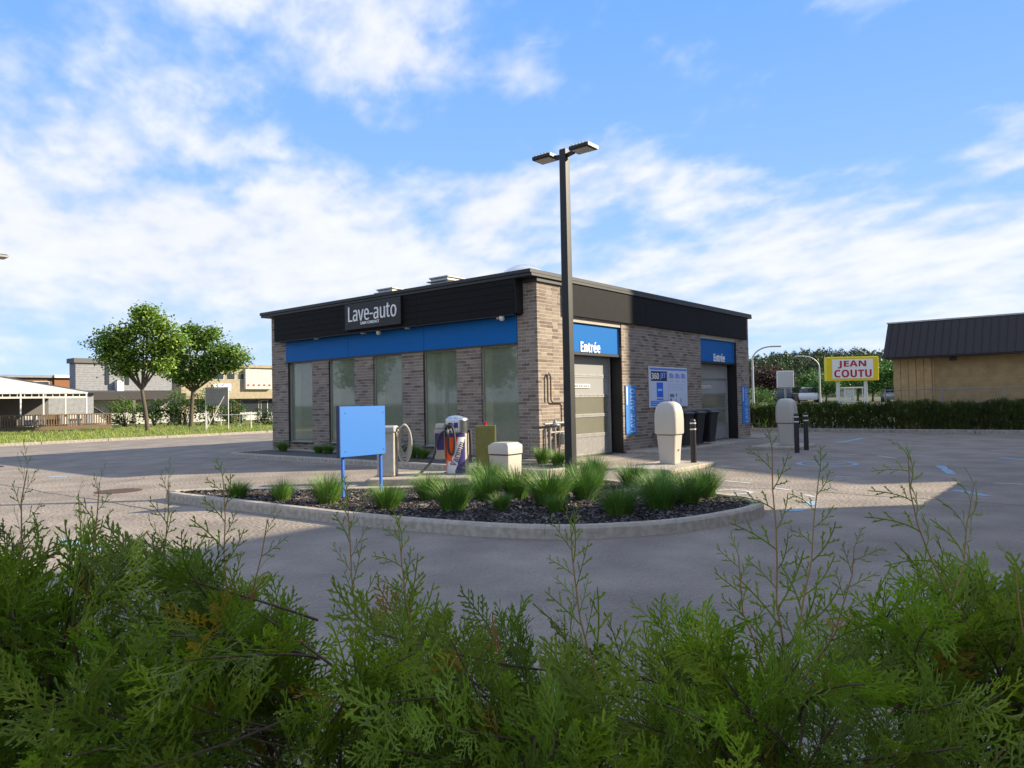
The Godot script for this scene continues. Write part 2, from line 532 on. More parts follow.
func make_lot() -> void:
	ground_poly("ground", [[-900, -1100], [900, -1100], [900, 300], [-900, 300]], -0.004, M["meadow"])
	ground_poly("lawn", [[-75, -75], [-28.3, -75], [-28.3, 60], [-75, 60]], 0.0, M["grass ground"])
	ground_poly("asphalt_lot", [[-15.6, -19.0], [32, -19.0], [32, 60], [-15.6, 60]], 0.004, M["asphalt"])
	ground_poly("road", [[-28.3, -120], [-15.6, -120], [-15.6, 60], [-28.3, 60]], 0.002, M["road asphalt"])
	# kerbs: sloped-front concrete runs, each stone its own piece
	for k in 36:
		var z := 14.0 - k * 3.0
		bx("kerb", Vector3(-28.5, -0.05, z - 2.985), Vector3(-28.26, 0.13, z), M["old concrete"], self, 0.02).set_meta("kind", "structure")
	for k in 12:
		var x := -14.0 + k * 3.0
		bx("kerb", Vector3(x, -0.05, -19.1), Vector3(x + 2.985, 0.15, -18.86), M["old concrete"], self, 0.02).set_meta("kind", "structure")
	# lane dashes down the road
	for k in 7:
		var z := 4.6 - k * 2.6
		var mb := MB.new()
		stroke(mb, Vector2(-20.4, z), Vector2(-20.4, z - 1.2), 0.12, 0.007)
		var o := obj("lane_dash", mb, M["road paint"], self)
		tag(o, "short white lane dash painted along the road", "road marking", "white dashes along the road")
	# survey and lane paint on the lot
	var blue_g := "blue paint strokes on the lot"
	var white_g := "white paint strokes on the lot"
	var marks := [["w", 4.04, -1.60, 4.71, -1.39], ["w", 5.31, 1.18, 5.91, 1.33], ["w", 6.48, 1.79, 6.86, 2.00], ["w", 7.22, 2.43, 7.44, 2.66], ["b", 7.54, 3.15, 7.68, 3.57], ["b", 7.56, 4.31, 7.71, 4.03], ["w", 6.37, -6.16, 6.95, -5.47], ["b", 8.15, -3.83, 8.64, -2.03], ["b", 9.08, 0.69, 9.61, 1.24], ["b", 8.97, -6.66, 9.49, -6.26], ["w", 8.51, -9.27, 9.00, -9.48], ["w", 9.48, -0.72, 9.90, -0.75], ["w", 2.00, -8.81, 3.17, -8.96], ["w", 4.65, -6.36, 5.81, -6.36], ["b", 3.98, -11.30, 4.01, -14.24], ["w", 6.88, -0.51, 7.26, -0.59], ["b", -8.79, 8.08, -8.30, 7.82], ["b", 1.01, 11.14, 2.26, 11.16]]
	for q in marks:
		var mb := MB.new()
		var blue: bool = q[0] == "b"
		var a := Vector2(q[1], q[2])
		var b := Vector2(q[3], q[4])
		var n := 4
		for k in n:   # hand-sprayed: pieces of uneven width
			stroke(mb, a.lerp(b, k / float(n)), a.lerp(b, (k + 1.0) / n), (0.19 if blue else 0.1) * rng.randf_range(0.7, 1.15), 0.008)
		var o := obj("paint_stroke", mb, M["blue paint"] if blue else M["road paint"], self)
		tag(o, "short blue paint stroke sprayed on the asphalt lot" if blue else "thin white paint line on the asphalt lot", "paint mark", blue_g if blue else white_g)
	var ring := MB.new()
	var rc := Vector2(5.92, -3.3)
	for k in 28:
		var a0 := TAU * k / 28; var a1 := TAU * (k + 1) / 28
		stroke(ring, rc + Vector2(cos(a0), sin(a0) * 1.1) * 0.62, rc + Vector2(cos(a1), sin(a1) * 1.1) * 0.62, 0.12, 0.008)
	for dx in [-0.26, 0.0, 0.26]:
		stroke(ring, rc + Vector2(dx - 0.16, 0.16), rc + Vector2(dx + 0.1, -0.2), 0.1, 0.008)
	tag(obj("painted_ring", ring, M["blue paint"], self), "pale blue painted ring symbol on the asphalt beyond the two black bollards", "paint mark")
	var r2 := MB.new()
	rc = Vector2(6.12, 2.72)
	for k in 24:
		var a0 := TAU * k / 24; var a1 := TAU * (k + 1) / 24
		stroke(r2, rc + Vector2(cos(a0), sin(a0)) * 0.3, rc + Vector2(cos(a1), sin(a1)) * 0.3, 0.11, 0.009)
	tag(obj("painted_ring", r2, M["road paint"], self), "white painted ring on the sunlit asphalt by the tip of the planted island", "paint mark")
	var mh := MB.new()
	mh.lathe(Vector3(-3.9, 0.0, 8.45), [Vector2(0.42, 0.0), Vector2(0.42, 0.012), Vector2(0.36, 0.014), Vector2(0.35, 0.008), Vector2(0.0, 0.009)], 28)
	tag(obj("manhole_cover", mh, M["rust"], self), "rusty round manhole cover in the asphalt beside the island's pointed end", "manhole")
	# tar seams
	var sm := MB.new()
	var p := Vector2(-13.5, 9.3)
	for k in 26:
		var q := p + Vector2(0.5, rng.randf_range(-0.05, 0.05))
		stroke(sm, p, q, rng.randf_range(0.02, 0.045), 0.0065)
		p = q
	p = Vector2(2.2, 2.4)
	for k in 30:
		var q := p + Vector2(0.3, rng.randf_range(-0.1, 0.09))
		stroke(sm, p, q, rng.randf_range(0.015, 0.035), 0.0065)
		p = q
	for c in 16:
		p = Vector2(rng.randf_range(-14, 9.5), rng.randf_range(-14, 12))
		var dir := rng.randf() * TAU
		for k in rng.randi_range(8, 22):
			dir += rng.randf_range(-0.5, 0.5)
			var q := p + Vector2(cos(dir), sin(dir)) * rng.randf_range(0.1, 0.3)
			stroke(sm, p, q, rng.randf_range(0.006, 0.016), 0.0065)
			p = q
	setting("tar_seam", sm, M["dark trim"])
	# short grass standing at the lawn's edge
	var blade := MB.new()
	for k in 7:
		var a := k * 2.4
		var b0 := Vector3(cos(a), 0, sin(a)) * 0.05
		var s := Vector3(-sin(a), 0, cos(a)) * 0.012
		blade.tri(b0 - s, b0 + s, b0 * 2.2 + Vector3(0, 0.11 + 0.02 * (k % 3), 0))
	var tr := []; var cs := []
	for k in 9000:
		var pz := rng.randf_range(-42, 14)
		var pxx := -28.6 - pow(rng.randf(), 1.6) * 26.0
		tr.append(Transform3D(Basis(Vector3.UP, rng.randf() * TAU).scaled(Vector3.ONE * rng.randf_range(0.7, 1.6)), Vector3(pxx, 0, pz)))
		var g := rng.randf_range(0.8, 1.3)
		cs.append(Color(0.24 * g * rng.randf_range(0.8, 1.25), 0.3 * g, 0.055 * g))
	tag(copies("lawn_grass", blade.mesh(), M["grass blade"], tr, cs, self), "short yellow green grass covering the lawn across the road", "grass")

# ------------------------------------------------------------------ the car wash
var brick_list := []
func brick_wall(o: Vector3, u: Vector3, w: float, y0: float, y1: float, out: Vector3, start: Array, finish: Array) -> void:
	# courses of running bond; start/finish: set-back at each end for even and odd courses
	var L := 0.253; var J := 0.014; var CH := 0.089
	var c := int(round(y0 / CH))
	while (c + 1) * CH <= y1 + 0.02:
		var yy := c * CH
		var e := c % 2
		var s: float = start[e]
		var f: float = w - finish[e]
		var p := s
		var first := true
		while p < f - 0.02:
			var len_ := L
			if first and e == 1 and s < 0.02: len_ = L * 0.5 - J * 0.5
			first = false
			if p + len_ > f - 0.05: len_ = f - p
			if p + len_ > f: len_ = f - p
			var ctr := o + u * (p + len_ * 0.5) + Vector3(0, yy + CH * 0.5, 0) - out * 0.045
			brick_list.append([ctr, len_, u, (ctr - CAM).length()])
			p += len_ + J
		c += 1

func make_car_wash() -> void:
	var B := thing("car_wash_building", "single storey brick car wash with black fascia and blue bands and two garage doors", "car wash")
	var H := 4.72
	# mortar cores and shell; outer faces 8 mm behind the bricks
	var core := MB.new()
	var win := []
	for k in 5: win.append(-10.9 + k * 2.23)
	var piers := [[-0.65, 0.0], [-1.98, -2.88], [-4.21, -5.11], [-6.44, -7.34], [-8.67, -9.57], [-10.9, -11.88]]
	var rec := 0.05
	core.span(Vector3(-0.65, 0, -0.3), Vector3(-0.005, H, -0.005))
	core.span(Vector3(-11.872, 0, -0.3), Vector3(-10.9, H, -0.005))
	for k in range(1, 5): core.span(Vector3(piers[k][1], 0.385, -0.3), Vector3(piers[k][0], 3.09, -rec - 0.005))
	core.span(Vector3(-10.9, 0, -0.3), Vector3(-0.65, 0.38, -rec - 0.005))
	core.span(Vector3(-10.9, 3.1, -0.3), Vector3(-0.65, H, -rec - 0.02))
	# right-hand wall (faces +x)
	core.span(Vector3(-0.4, 0, -1.28), Vector3(-0.005, H, -0.302))
	core.span(Vector3(-0.4, 0, -9.45), Vector3(-0.005, 3.9, -4.08))
	core.span(Vector3(-0.4, 0, -13.852), Vector3(-0.005, H, -12.62))
	core.span(Vector3(-0.4, 3.72, -4.078), Vector3(-0.02, H, -1.282))
	core.span(Vector3(-0.4, 3.902, -9.45), Vector3(-0.02, H, -4.08))
	core.span(Vector3(-0.4, 3.72, -12.618), Vector3(-0.02, H, -9.452))
	obj("wall_core", core, M["mortar"], B)
	var shell := MB.new()
	shell.span(Vector3(-11.87, 0, -13.85), Vector3(-11.6, H, -0.302))
	shell.span(Vector3(-11.59, 0, -13.85), Vector3(-0.41, H, -13.6))
	obj("rear_wall", shell, M["mortar"], B)
	bx("interior_floor", Vector3(-11.58, 0.02, -13.58), Vector3(-0.42, 0.06, -0.31), M["old concrete"], B)
	bx("ceiling", Vector3(-11.58, 4.25, -13.58), Vector3(-0.42, 4.35, -0.31), M["interior wall"], B)
	var inner := MB.new()
	inner.span(Vector3(-11.58, 0.06, -13.59), Vector3(-11.53, 4.24, -0.32))
	inner.span(Vector3(-11.52, 0.06, -13.59), Vector3(-0.42, 4.24, -13.54))
	inner.span(Vector3(-11.5, 0.06, -6.9), Vector3(-2.6, 4.24, -6.75))
	obj("interior_wall", inner, M["interior wall"], B)
	# wash gantry and gear inside the bay
	for x in [-4.6, -8.2]:
		var gt := MB.new()
		gt.span(Vector3(x - 0.12, 0.06, -5.2), Vector3(x + 0.12, 3.2, -4.9), 0.02)
		gt.span(Vector3(x - 0.12, 0.06, -1.6), Vector3(x + 0.12, 3.2, -1.3), 0.02)
		gt.span(Vector3(x - 0.15, 3.2, -5.3), Vector3(x + 0.15, 3.5, -1.2), 0.02)
		obj("wash_gantry", gt, M["aluminium"], B)
	var hs := MB.new()
	hs.tube([Vector3(-1.05, 3.05, -0.42), Vector3(-1.03, 2.6, -0.44), Vector3(-0.9, 2.2, -0.43), Vector3(-0.68, 1.95, -0.42)], [0.018, 0.018, 0.018, 0.018], 6)
	obj("hanging_hose", hs, M["white paint"], B)
	var rs := MB.new()
	rs.tube([Vector3(-1.45, 2.05, -0.6), Vector3(-1.45, 2.05, -0.58)], [0.14, 0.14], 20)
	obj("round_notice", rs, M["rust"], B)
	# bricks
	brick_wall(Vector3(0, 0, 0), Vector3(-1, 0, 0), 0.65, 0.0, H, Vector3(0, 0, 1), [0.0, 0.1], [0, 0])
	brick_wall(Vector3(-10.9, 0, 0), Vector3(-1, 0, 0), 0.98, 0.0, H, Vector3(0, 0, 1), [0, 0], [0, 0])
	for k in range(1, 5): brick_wall(Vector3(piers[k][0], 0, -rec), Vector3(-1, 0, 0), 0.9, 0.36, 3.08, Vector3(0, 0, 1), [0, 0], [0, 0])
	brick_wall(Vector3(-0.65, 0, -rec), Vector3(-1, 0, 0), 10.25, 0.0, 0.36, Vector3(0, 0, 1), [0, 0], [0, 0])
	brick_wall(Vector3(0, 0, 0), Vector3(0, 0, -1), 1.28, 0.0, H, Vector3(1, 0, 0), [0.1, 0.0], [0, 0])
	brick_wall(Vector3(0, 0, -4.08), Vector3(0, 0, -1), 5.37, 0.0, 3.9, Vector3(1, 0, 0), [0, 0], [0, 0])
	brick_wall(Vector3(0, 0, -12.62), Vector3(0, 0, -1), 1.23, 0.0, H, Vector3(1, 0, 0), [0, 0], [0, 0])
	brick_list.sort_custom(func(a, b): return a[3] < b[3])
	var full := MB.new()
	full.box(Vector3.ZERO, Vector3(0.253, 0.074, 0.09), 0.003)
	var fm := full.mesh()
	var rest := MB.new()
	var tones := [[0.3, 0.225, 0.178], [0.385, 0.3, 0.238], [0.46, 0.365, 0.29], [0.25, 0.188, 0.155], [0.43, 0.355, 0.29], [0.54, 0.44, 0.35]]
	for k in brick_list.size():
		var q: Array = brick_list[k]
		var u: Vector3 = q[2]
		var b := Basis(u, Vector3.UP, u.cross(Vector3.UP))
		var jit := u.cross(Vector3.UP) * rng.randf_range(-0.0025, 0.0025)
		var tone := rng.randi_range(0, 5)
		if rng.randf() < 0.35: tone = [1, 2, 4][rng.randi_range(0, 2)]
		if k < 300:
			var o := inst("brick", fm, M["brick tone %d" % tone], B)
			o.transform = Transform3D(b * Basis.from_scale(Vector3(q[1] / 0.253, 1, 1)), q[0] + jit)
		else:
			rest.col = Color(tones[tone][0], tones[tone][1], tones[tone][2])
			rest.box(q[0] + jit, Vector3(q[1], 0.074, 0.09), 0.0, b)
	obj("brickwork", rest, M["brick courses"], B).set_meta("kind", "stuff")
	# windows: liner, frame, pane, sill
	for k in 5:
		var x0: float = win[k]
		var x1 := x0 + 1.33
		var mb := MB.new()
		var zf := -rec - 0.09
		for e in [[x0, x0 + 0.05], [x1 - 0.05, x1]]: mb.span(Vector3(e[0], 0.42, zf - 0.03), Vector3(e[1], 3.05, zf + 0.03), 0.005)
		mb.span(Vector3(x0, 3.05, zf - 0.03), Vector3(x1, 3.1, zf + 0.03), 0.005)
		mb.span(Vector3(x0, 0.37, zf - 0.03), Vector3(x1, 0.42, zf + 0.03), 0.005)
		var wnode := obj("window", mb, M["window frame"], B)
		bx("pane", Vector3(x0 + 0.05, 0.42, zf - 0.006), Vector3(x1 - 0.05, 3.05, zf + 0.006), M["front glass"], wnode)
		bx("liner", Vector3(x0 + 0.002, 0.42, -0.5), Vector3(x0 + 0.03, 3.05, zf - 0.032), M["window liner"], wnode)
		bx("sill", Vector3(x0 - 0.04, 0.342, -rec - 0.058), Vector3(x1 + 0.04, 0.368, 0.03), M["dark trim"], wnode, 0.004)
	# blue band along the front: three sheets with joints
	for k in 3:
		var a := -10.98 + k * 3.445
		bx("blue_band_panel", Vector3(a, 3.12, -0.045), Vector3(a + 3.435, 3.83, 0.02), M["blue panel"], B, 0.004)
	bx("band_trim", Vector3(-10.98, 3.085, -0.045), Vector3(-0.655, 3.118, 0.035), M["dark trim"], B)
	# front fascia: boards with shallow joints, soffit and sign box
	for k in 3:
		var a := -11.2 + k * 3.58
		for j in 5:
			var y := 3.83 + j * 0.186
			bx("fascia_board", Vector3(a, y, 0.02), Vector3(a + 3.576, y + 0.182, 0.33), M["black siding"], B, 0.004)
	bx("fascia_end", Vector3(-0.455, 3.84, -0.045), Vector3(-0.44, 4.74, 0.32), M["black metal"], B)
	bx("soffit", Vector3(-11.15, 3.8, 0.022), Vector3(-0.5, 3.826, 0.31), M["black metal"], B)
	# right fascia: three large sheets
	for q in [[-5.4, -1.1], [-9.42, -5.405], [-13.5, -9.425]]:
		bx("fascia_sheet", Vector3(0.006, 3.86, q[0]), Vector3(0.09, 4.717, q[1]), M["black siding"], B, 0.004)
	# coping in two steps
	var cp := MB.new()
	cp.span(Vector3(-11.98, 4.72, -13.98), Vector3(0.125, 4.8, 0.36), 0.01)
	cp.span(Vector3(-12.02, 4.8, -14.02), Vector3(0.1, 4.9, 0.385), 0.012)
	obj("roof_coping", cp, M["black coping"], B)
	bx("coping_drip", Vector3(-0.66, 4.62, -1.3), Vector3(0.07, 4.718, 0.07), M["black coping"], B, 0.004)
	# sign box and lettering
	bx("sign_box", Vector3(-7.18, 3.9, 0.33), Vector3(-4.62, 4.7, 0.42), M["black metal"], B, 0.01)
	var fb := Basis()
	lettering("sign_lettering", "Lave-auto", 2.2, 0.46, 0.03, Vector3(-5.88, 4.37, 0.43), fb, M["white letters"], B, false)
	lettering("sign_lettering", "SANS CONTACT", 0.86, 0.085, 0.015, Vector3(-5.98, 4.07, 0.427), fb, M["white letters"], B)
	# soffit lamps (unlit) and camera domes
	for q in [Vector3(-9.0, 3.79, 0.17), Vector3(-6.6, 3.79, 0.17), Vector3(-4.6, 3.79, 0.17), Vector3(-1.1, 3.77, 0.17)]:
		var mb := MB.new()
		mb.lathe(q, [Vector2(0.0, -0.03), Vector2(0.07, -0.025), Vector2(0.09, 0.0), Vector2(0.09, 0.02)], 14)
		obj("soffit_lamp", mb, M["lamp lens"], B)
	var dm := MB.new()
	dm.lathe(Vector3(-5.85, 3.78, 0.2), [Vector2(0.0, -0.1), Vector2(0.05, -0.085), Vector2(0.07, -0.04), Vector2(0.07, 0.02)], 14)
	dm.lathe(Vector3(-0.95, 3.78, 0.25), [Vector2(0.0, -0.1), Vector2(0.05, -0.085), Vector2(0.07, -0.04), Vector2(0.07, 0.02)], 14)
	obj("security_camera", dm, M["white paint"], B)
	# entrances
	for q in [[-1.28, -4.08], [-9.45, -12.62]]:
		entrance(B, q[0], q[1])
	# notice board on the right wall
	poster(B)
	# upright banners
	for z in [-4.5, -13.33]:
		var bn := bx("banner", Vector3(0.006, 0.56, z - 0.3), Vector3(0.03, 2.02, z + 0.3), M["blue print"], B, 0.004)
		var wb := Basis(Vector3(0, 1, 0), Vector3(0, 0, 1), Vector3(1, 0, 0))
		lettering("banner_lettering", "LAVE-AUTO", 1.3, 0.26, 0.006, Vector3(0.033, 1.27, z - 0.08), wb, M["pale blue print"], bn)
		bx("banner_stripe", Vector3(0.03, 1.45, z + 0.2), Vector3(0.034, 1.98, z + 0.25), M["white letters"], bn)
	# gas meter set on the corner pilaster
	var g := MB.new()
	g.tube([Vector3(0.06, 0.95, -1.02), Vector3(0.06, 1.5, -1.02), Vector3(0.06, 1.56, -0.98), Vector3(0.06, 1.57, -0.5), Vector3(0.06, 1.62, -0.44), Vector3(0.06, 2.22, -0.44), Vector3(0.06, 2.3, -0.39), Vector3(0.06, 2.3, -0.36), Vector3(0.06, 2.22, -0.31), Vector3(0.06, 1.6, -0.31)], [0.022, 0.022, 0.022, 0.022, 0.022, 0.022, 0.022, 0.022, 0.022, 0.022], 8)
	obj("vent_pipe", g, M["pipe brown"], B)
	var g2 := MB.new()
	for z in [-0.1, -0.28, -0.5, -0.7, -0.95]:
		g2.tube([Vector3(0.12, 0.0, z), Vector3(0.12, 1.0 + 0.12 * sin(z * 9.0), z)], [0.026, 0.026], 8)
	g2.tube([Vector3(0.12, 1.02, -0.05), Vector3(0.12, 1.04, -1.2)], [0.03, 0.03], 8)
	g2.tube([Vector3(0.12, 0.8, -0.28), Vector3(0.12, 0.8, -0.95)], [0.024, 0.024], 8)
	obj("gas_pipes", g2, M["galvanised"], B)
	var g3 := MB.new()
	g3.box(Vector3(0.16, 0.62, -0.82), Vector3(0.16, 0.3, 0.24), 0.03)
	g3.lathe(Vector3(0.16, 0.95, -0.45), [Vector2(0.0, 0.0), Vector2(0.12, 0.01), Vector2(0.13, 0.04), Vector2(0.1, 0.07), Vector2(0.04, 0.1), Vector2(0.04, 0.16), Vector2(0.0, 0.16)], 14)
	g3.lathe(Vector3(0.16, 0.98, -1.02), [Vector2(0.0, 0.0), Vector2(0.1, 0.01), Vector2(0.11, 0.04), Vector2(0.08, 0.07), Vector2(0.03, 0.1), Vector2(0.03, 0.15), Vector2(0.0, 0.15)], 14)
	obj("gas_meter", g3, M["galvanised"], B)
	# roof
	bx("roof_deck", Vector3(-11.6, 4.45, -13.6), Vector3(-0.4, 4.55, -0.32), M["shingle"], B)
	for q in [Vector3(-7.2, 4.55, -1.6), Vector3(-4.4, 4.55, -1.3)]:
		var hood := MB.new()
		hood.span(q + Vector3(-0.34, 0, -0.34), q + Vector3(0.34, 0.4, 0.34))
		for k in 4:
			var y := 0.42 + k * 0.1
			hood.box(q + Vector3(0, y, 0), Vector3(1.05 - k * 0.05, 0.035, 1.05 - k * 0.05), 0.01)
			hood.box(q + Vector3(0, y + 0.05, 0), Vector3(0.7, 0.06, 0.7))
		hood.box(q + Vector3(0, 0.83, 0), Vector3(0.8, 0.05, 0.8), 0.02)
		obj("roof_vent", hood, M["aluminium"], B)
	var d2 := MB.new()
	var prof := []
	for k in 11:
		var a := PI / 2 * k / 10.0
		prof.append(Vector2(0.75 * cos(a), 0.6 * sin(a)))
	d2.lathe(Vector3(-1.35, 4.78, -1.2), prof, 28)
	var dome := obj("skylight_dome", d2, M["clear dome"], B)
	bx("skylight_kerb", Vector3(-2.15, 4.55, -2.0), Vector3(-0.55, 4.77, -0.42), M["galvanised"], dome)

func entrance(B: Node3D, z0: float, z1: float) -> void:
	# sign panel above
	var near := z0 > -5.0
	bx("entrance_sign", Vector3(-0.3, 2.92, z1 + 0.01), Vector3(-0.09, 3.715, z0 - 0.01), M["blue panel"], B, 0.004)
	lettering("sign_lettering", "Entrée", 0.98, 0.3, 0.02, Vector3(-0.08, 3.08, z0 - 1.25 if near else z0 - 1.75), Basis(Vector3.UP, PI / 2), M["white letters"], B)
	var jb := MB.new()   # black lined recess
	jb.span(Vector3(-0.398, 0.03, z0 - 0.02), Vector3(-0.012, 2.85, z0 - 0.003))
	jb.span(Vector3(-0.398, 0.03, z1 + 0.003), Vector3(-0.012, 2.85, z1 + 0.02))
	jb.span(Vector3(-0.398, 2.85, z1 + 0.003), Vector3(-0.06, 2.915, z0 - 0.003))
	obj("entrance_lining", jb, M["black metal"], B)
	var za := z0 - 0.1
	var zb := z1 + 0.12
	var x := -0.42
	var fr := MB.new()
	fr.span(Vector3(x - 0.04, 0.04, za), Vector3(x + 0.06, 2.86, za + 0.05), 0.005)
	fr.span(Vector3(x - 0.04, 0.04, zb - 0.05), Vector3(x + 0.06, 2.86, zb), 0.005)
	var door := obj("garage_door", fr, M["aluminium"], B)
	var hh := 0.562
	for k in 5:
		var y := 0.045 + k * hh
		var mb := MB.new()
		mb.span(Vector3(x - 0.025, y, zb), Vector3(x + 0.025, y + 0.05, za), 0.006)
		mb.span(Vector3(x - 0.025, y + hh - 0.052, zb), Vector3(x + 0.025, y + hh - 0.004, za), 0.006)
		for zz in [za - 0.03, za - 0.72, zb + 0.03]:
			mb.span(Vector3(x - 0.022, y + 0.05, zz - 0.022), Vector3(x + 0.022, y + hh - 0.052, zz + 0.022))
		obj("door_rail", mb, M["aluminium"], door)
		var mname := "door skin"
		if k in [1, 2]: mname = "door glass"
		elif k in [3, 4]: mname = "frosted sheet"
		bx("door_panel", Vector3(x - 0.01, y + 0.05, zb + 0.03), Vector3(x + 0.012, y + hh - 0.05, za - 0.03), M[mname], door)
	var st := bx("height_notice", Vector3(x + 0.028, 1.95, za - 1.55), Vector3(x + 0.04, 2.06, za - 0.2), M["white paint"], door)
	var dd := MB.new()
	for k in 11: dd.span(Vector3(x + 0.0405, 1.985, za - 1.5 + k * 0.11), Vector3(x + 0.0425, 2.02, za - 1.43 + k * 0.11 + 0.02 * (k % 2)))
	obj("notice_print", dd, M["dark trim"], st)

func poster(B: Node3D) -> void:
	var fr := bx("notice_board", Vector3(0.006, 1.33, -8.25), Vector3(0.045, 2.62, -5.62), M["white paint"], B, 0.008)
	var W := 512; var H := 256
	var im := Image.create(W, H, false, Image.FORMAT_RGB8)
	im.fill(Color(0.80, 0.83, 0.9))
	im.fill_rect(Rect2i(0, 0, W, 14), Color(0.35, 0.5, 0.85))
	im.fill_rect(Rect2i(14, 22, 212, 66), Color(0.05, 0.08, 0.2))
	im.fill_rect(Rect2i(130, 24, 94, 60), Color(0.08, 0.14, 0.42))
	im.fill_rect(Rect2i(84, 98, 86, 100), Color(0.16, 0.42, 0.86))
	im.fill_rect(Rect2i(98, 140, 58, 14), Color(0.65, 0.82, 1.0))
	im.fill_rect(Rect2i(84, 206, 86, 8), Color(0.35, 0.3, 0.4))
	im.fill_rect(Rect2i(6, 220, 236, 34), Color(0.12, 0.4, 0.85))
	im.fill_rect(Rect2i(14, 226, 190, 6), Color(0.6, 0.8, 1.0))
	im.fill_rect(Rect2i(14, 240, 170, 6), Color(0.6, 0.8, 1.0))
	im.fill_rect(Rect2i(238, 16, 3, 236), Color(0.55, 0.6, 0.75))
	for k in 3:
		im.fill_rect(Rect2i(256 + k * 84, 40, 66, 28), Color(0.55, 0.6, 0.85))
		im.fill_rect(Rect2i(262 + k * 84, 34, 40, 8), Color(0.45, 0.5, 0.7))
		im.fill_rect(Rect2i(266 + k * 84, 84, 44, 6), Color(0.6, 0.68, 0.72))
	for k in 4: im.fill_rect(Rect2i(252, 106 + k * 13, 230 - 18 * (k % 2), 4), Color(0.66, 0.72, 0.84))
	for q in [[260, 176, 60, 22], [346, 172, 16, 22], [262, 206, 26, 34], [346, 212, 10, 24], [410, 206, 12, 34]]:
		im.fill_rect(Rect2i(q[0], q[1], q[2], q[3]), Color(0.42, 0.48, 0.58))
	var m := StandardMaterial3D.new()
	m.resource_name = "notice print"
	m.albedo_texture = ImageTexture.create_from_image(im)
	m.roughness = 0.4
	var mb := MB.new()
	mb.quad(Vector3(0.049, 1.37, -5.66), Vector3(0.049, 1.37, -8.21), Vector3(0.049, 2.58, -8.21), Vector3(0.049, 2.58, -5.66))
	obj("notice_print", mb, m, fr)
	lettering("notice_lettering", "360", 0.48, 0.2, 0.004, Vector3(0.052, 2.32, -6.0), Basis(Vector3.UP, PI / 2), M["white letters"], fr)
	lettering("notice_lettering", "JET", 0.38, 0.2, 0.004, Vector3(0.052, 2.32, -6.5), Basis(Vector3.UP, PI / 2), M["pale blue print"], fr)

# ------------------------------------------------------------------ planted island and beds
func inset(poly: PackedVector2Array, d: float) -> PackedVector2Array:
	return Geometry2D.offset_polygon(poly, -d, Geometry2D.JOIN_ROUND)[0]

func smooth_loop(pts: Array, per: int) -> PackedVector2Array:
	var out := PackedVector2Array()
	var n := pts.size()
	for k in n:
		var a := Vector2(pts[(k + n - 1) % n][0], pts[(k + n - 1) % n][1]); var b := Vector2(pts[k][0], pts[k][1])
		var c := Vector2(pts[(k + 1) % n][0], pts[(k + 1) % n][1]); var d := Vector2(pts[(k + 2) % n][0], pts[(k + 2) % n][1])
		for j in per: out.append(b.cubic_interpolate(c, a, d, j / float(per)))
	return out

# a kerb ring of cast stones: section with a rounded shoulder
func kerb_ring(called: String, loop: PackedVector2Array, w: float, h: float, m: Material, per: int, parent: Node3D) -> void:
	if Geometry2D.is_polygon_clockwise(loop): loop.reverse()
	var n := loop.size()
	var prof := [[0.0, -0.02], [0.012, h - 0.03], [0.035, h], [w - 0.02, h], [w, h - 0.015], [w, 0.02]]
	var nin := []
	for k in n:
		var t := (loop[(k + 1) % n] - loop[(k + n - 1) % n]).normalized()
		nin.append(Vector2(-t.y, t.x))
	if Geometry2D.is_point_in_polygon(loop[0] + nin[0] * 0.05, loop) == false:
		for k in n: nin[k] = -nin[k]
	var k := 0
	while k < n:
		var e := mini(k + per, n)
		var mb := MB.new()
		for s in range(k, e):
			var a := loop[s]; var b := loop[(s + 1) % n]
			var na: Vector2 = nin[s]; var nb: Vector2 = nin[(s + 1) % n]
			if s == e - 1: b = a.lerp(b, 0.985); nb = na.lerp(nb, 0.985)
			for q in prof.size() - 1:
				var p0: Vector2 = a + na * float(prof[q][0]); var p1: Vector2 = b + nb * float(prof[q][0])
				var p2: Vector2 = b + nb * float(prof[q + 1][0]); var p3: Vector2 = a + na * float(prof[q + 1][0])
				mb.quad(Vector3(p1.x, prof[q][1], p1.y), Vector3(p0.x, prof[q][1], p0.y), Vector3(p3.x, prof[q + 1][1], p3.y), Vector3(p2.x, prof[q + 1][1], p2.y))
			if s == e - 1 or s == k:
				var pp := b if s == e - 1 else a
				var nn := nb if s == e - 1 else na
				mb.quad(Vector3(pp.x, 0, pp.y), Vector3(pp.x + nn.x * w, 0, pp.y + nn.y * w), Vector3(pp.x + nn.x * (w - 0.02), h, pp.y + nn.y * (w - 0.02)), Vector3(pp.x + nn.x * 0.035, h, pp.y + nn.y * 0.035))
		obj(called, mb, m, parent)
		k = e

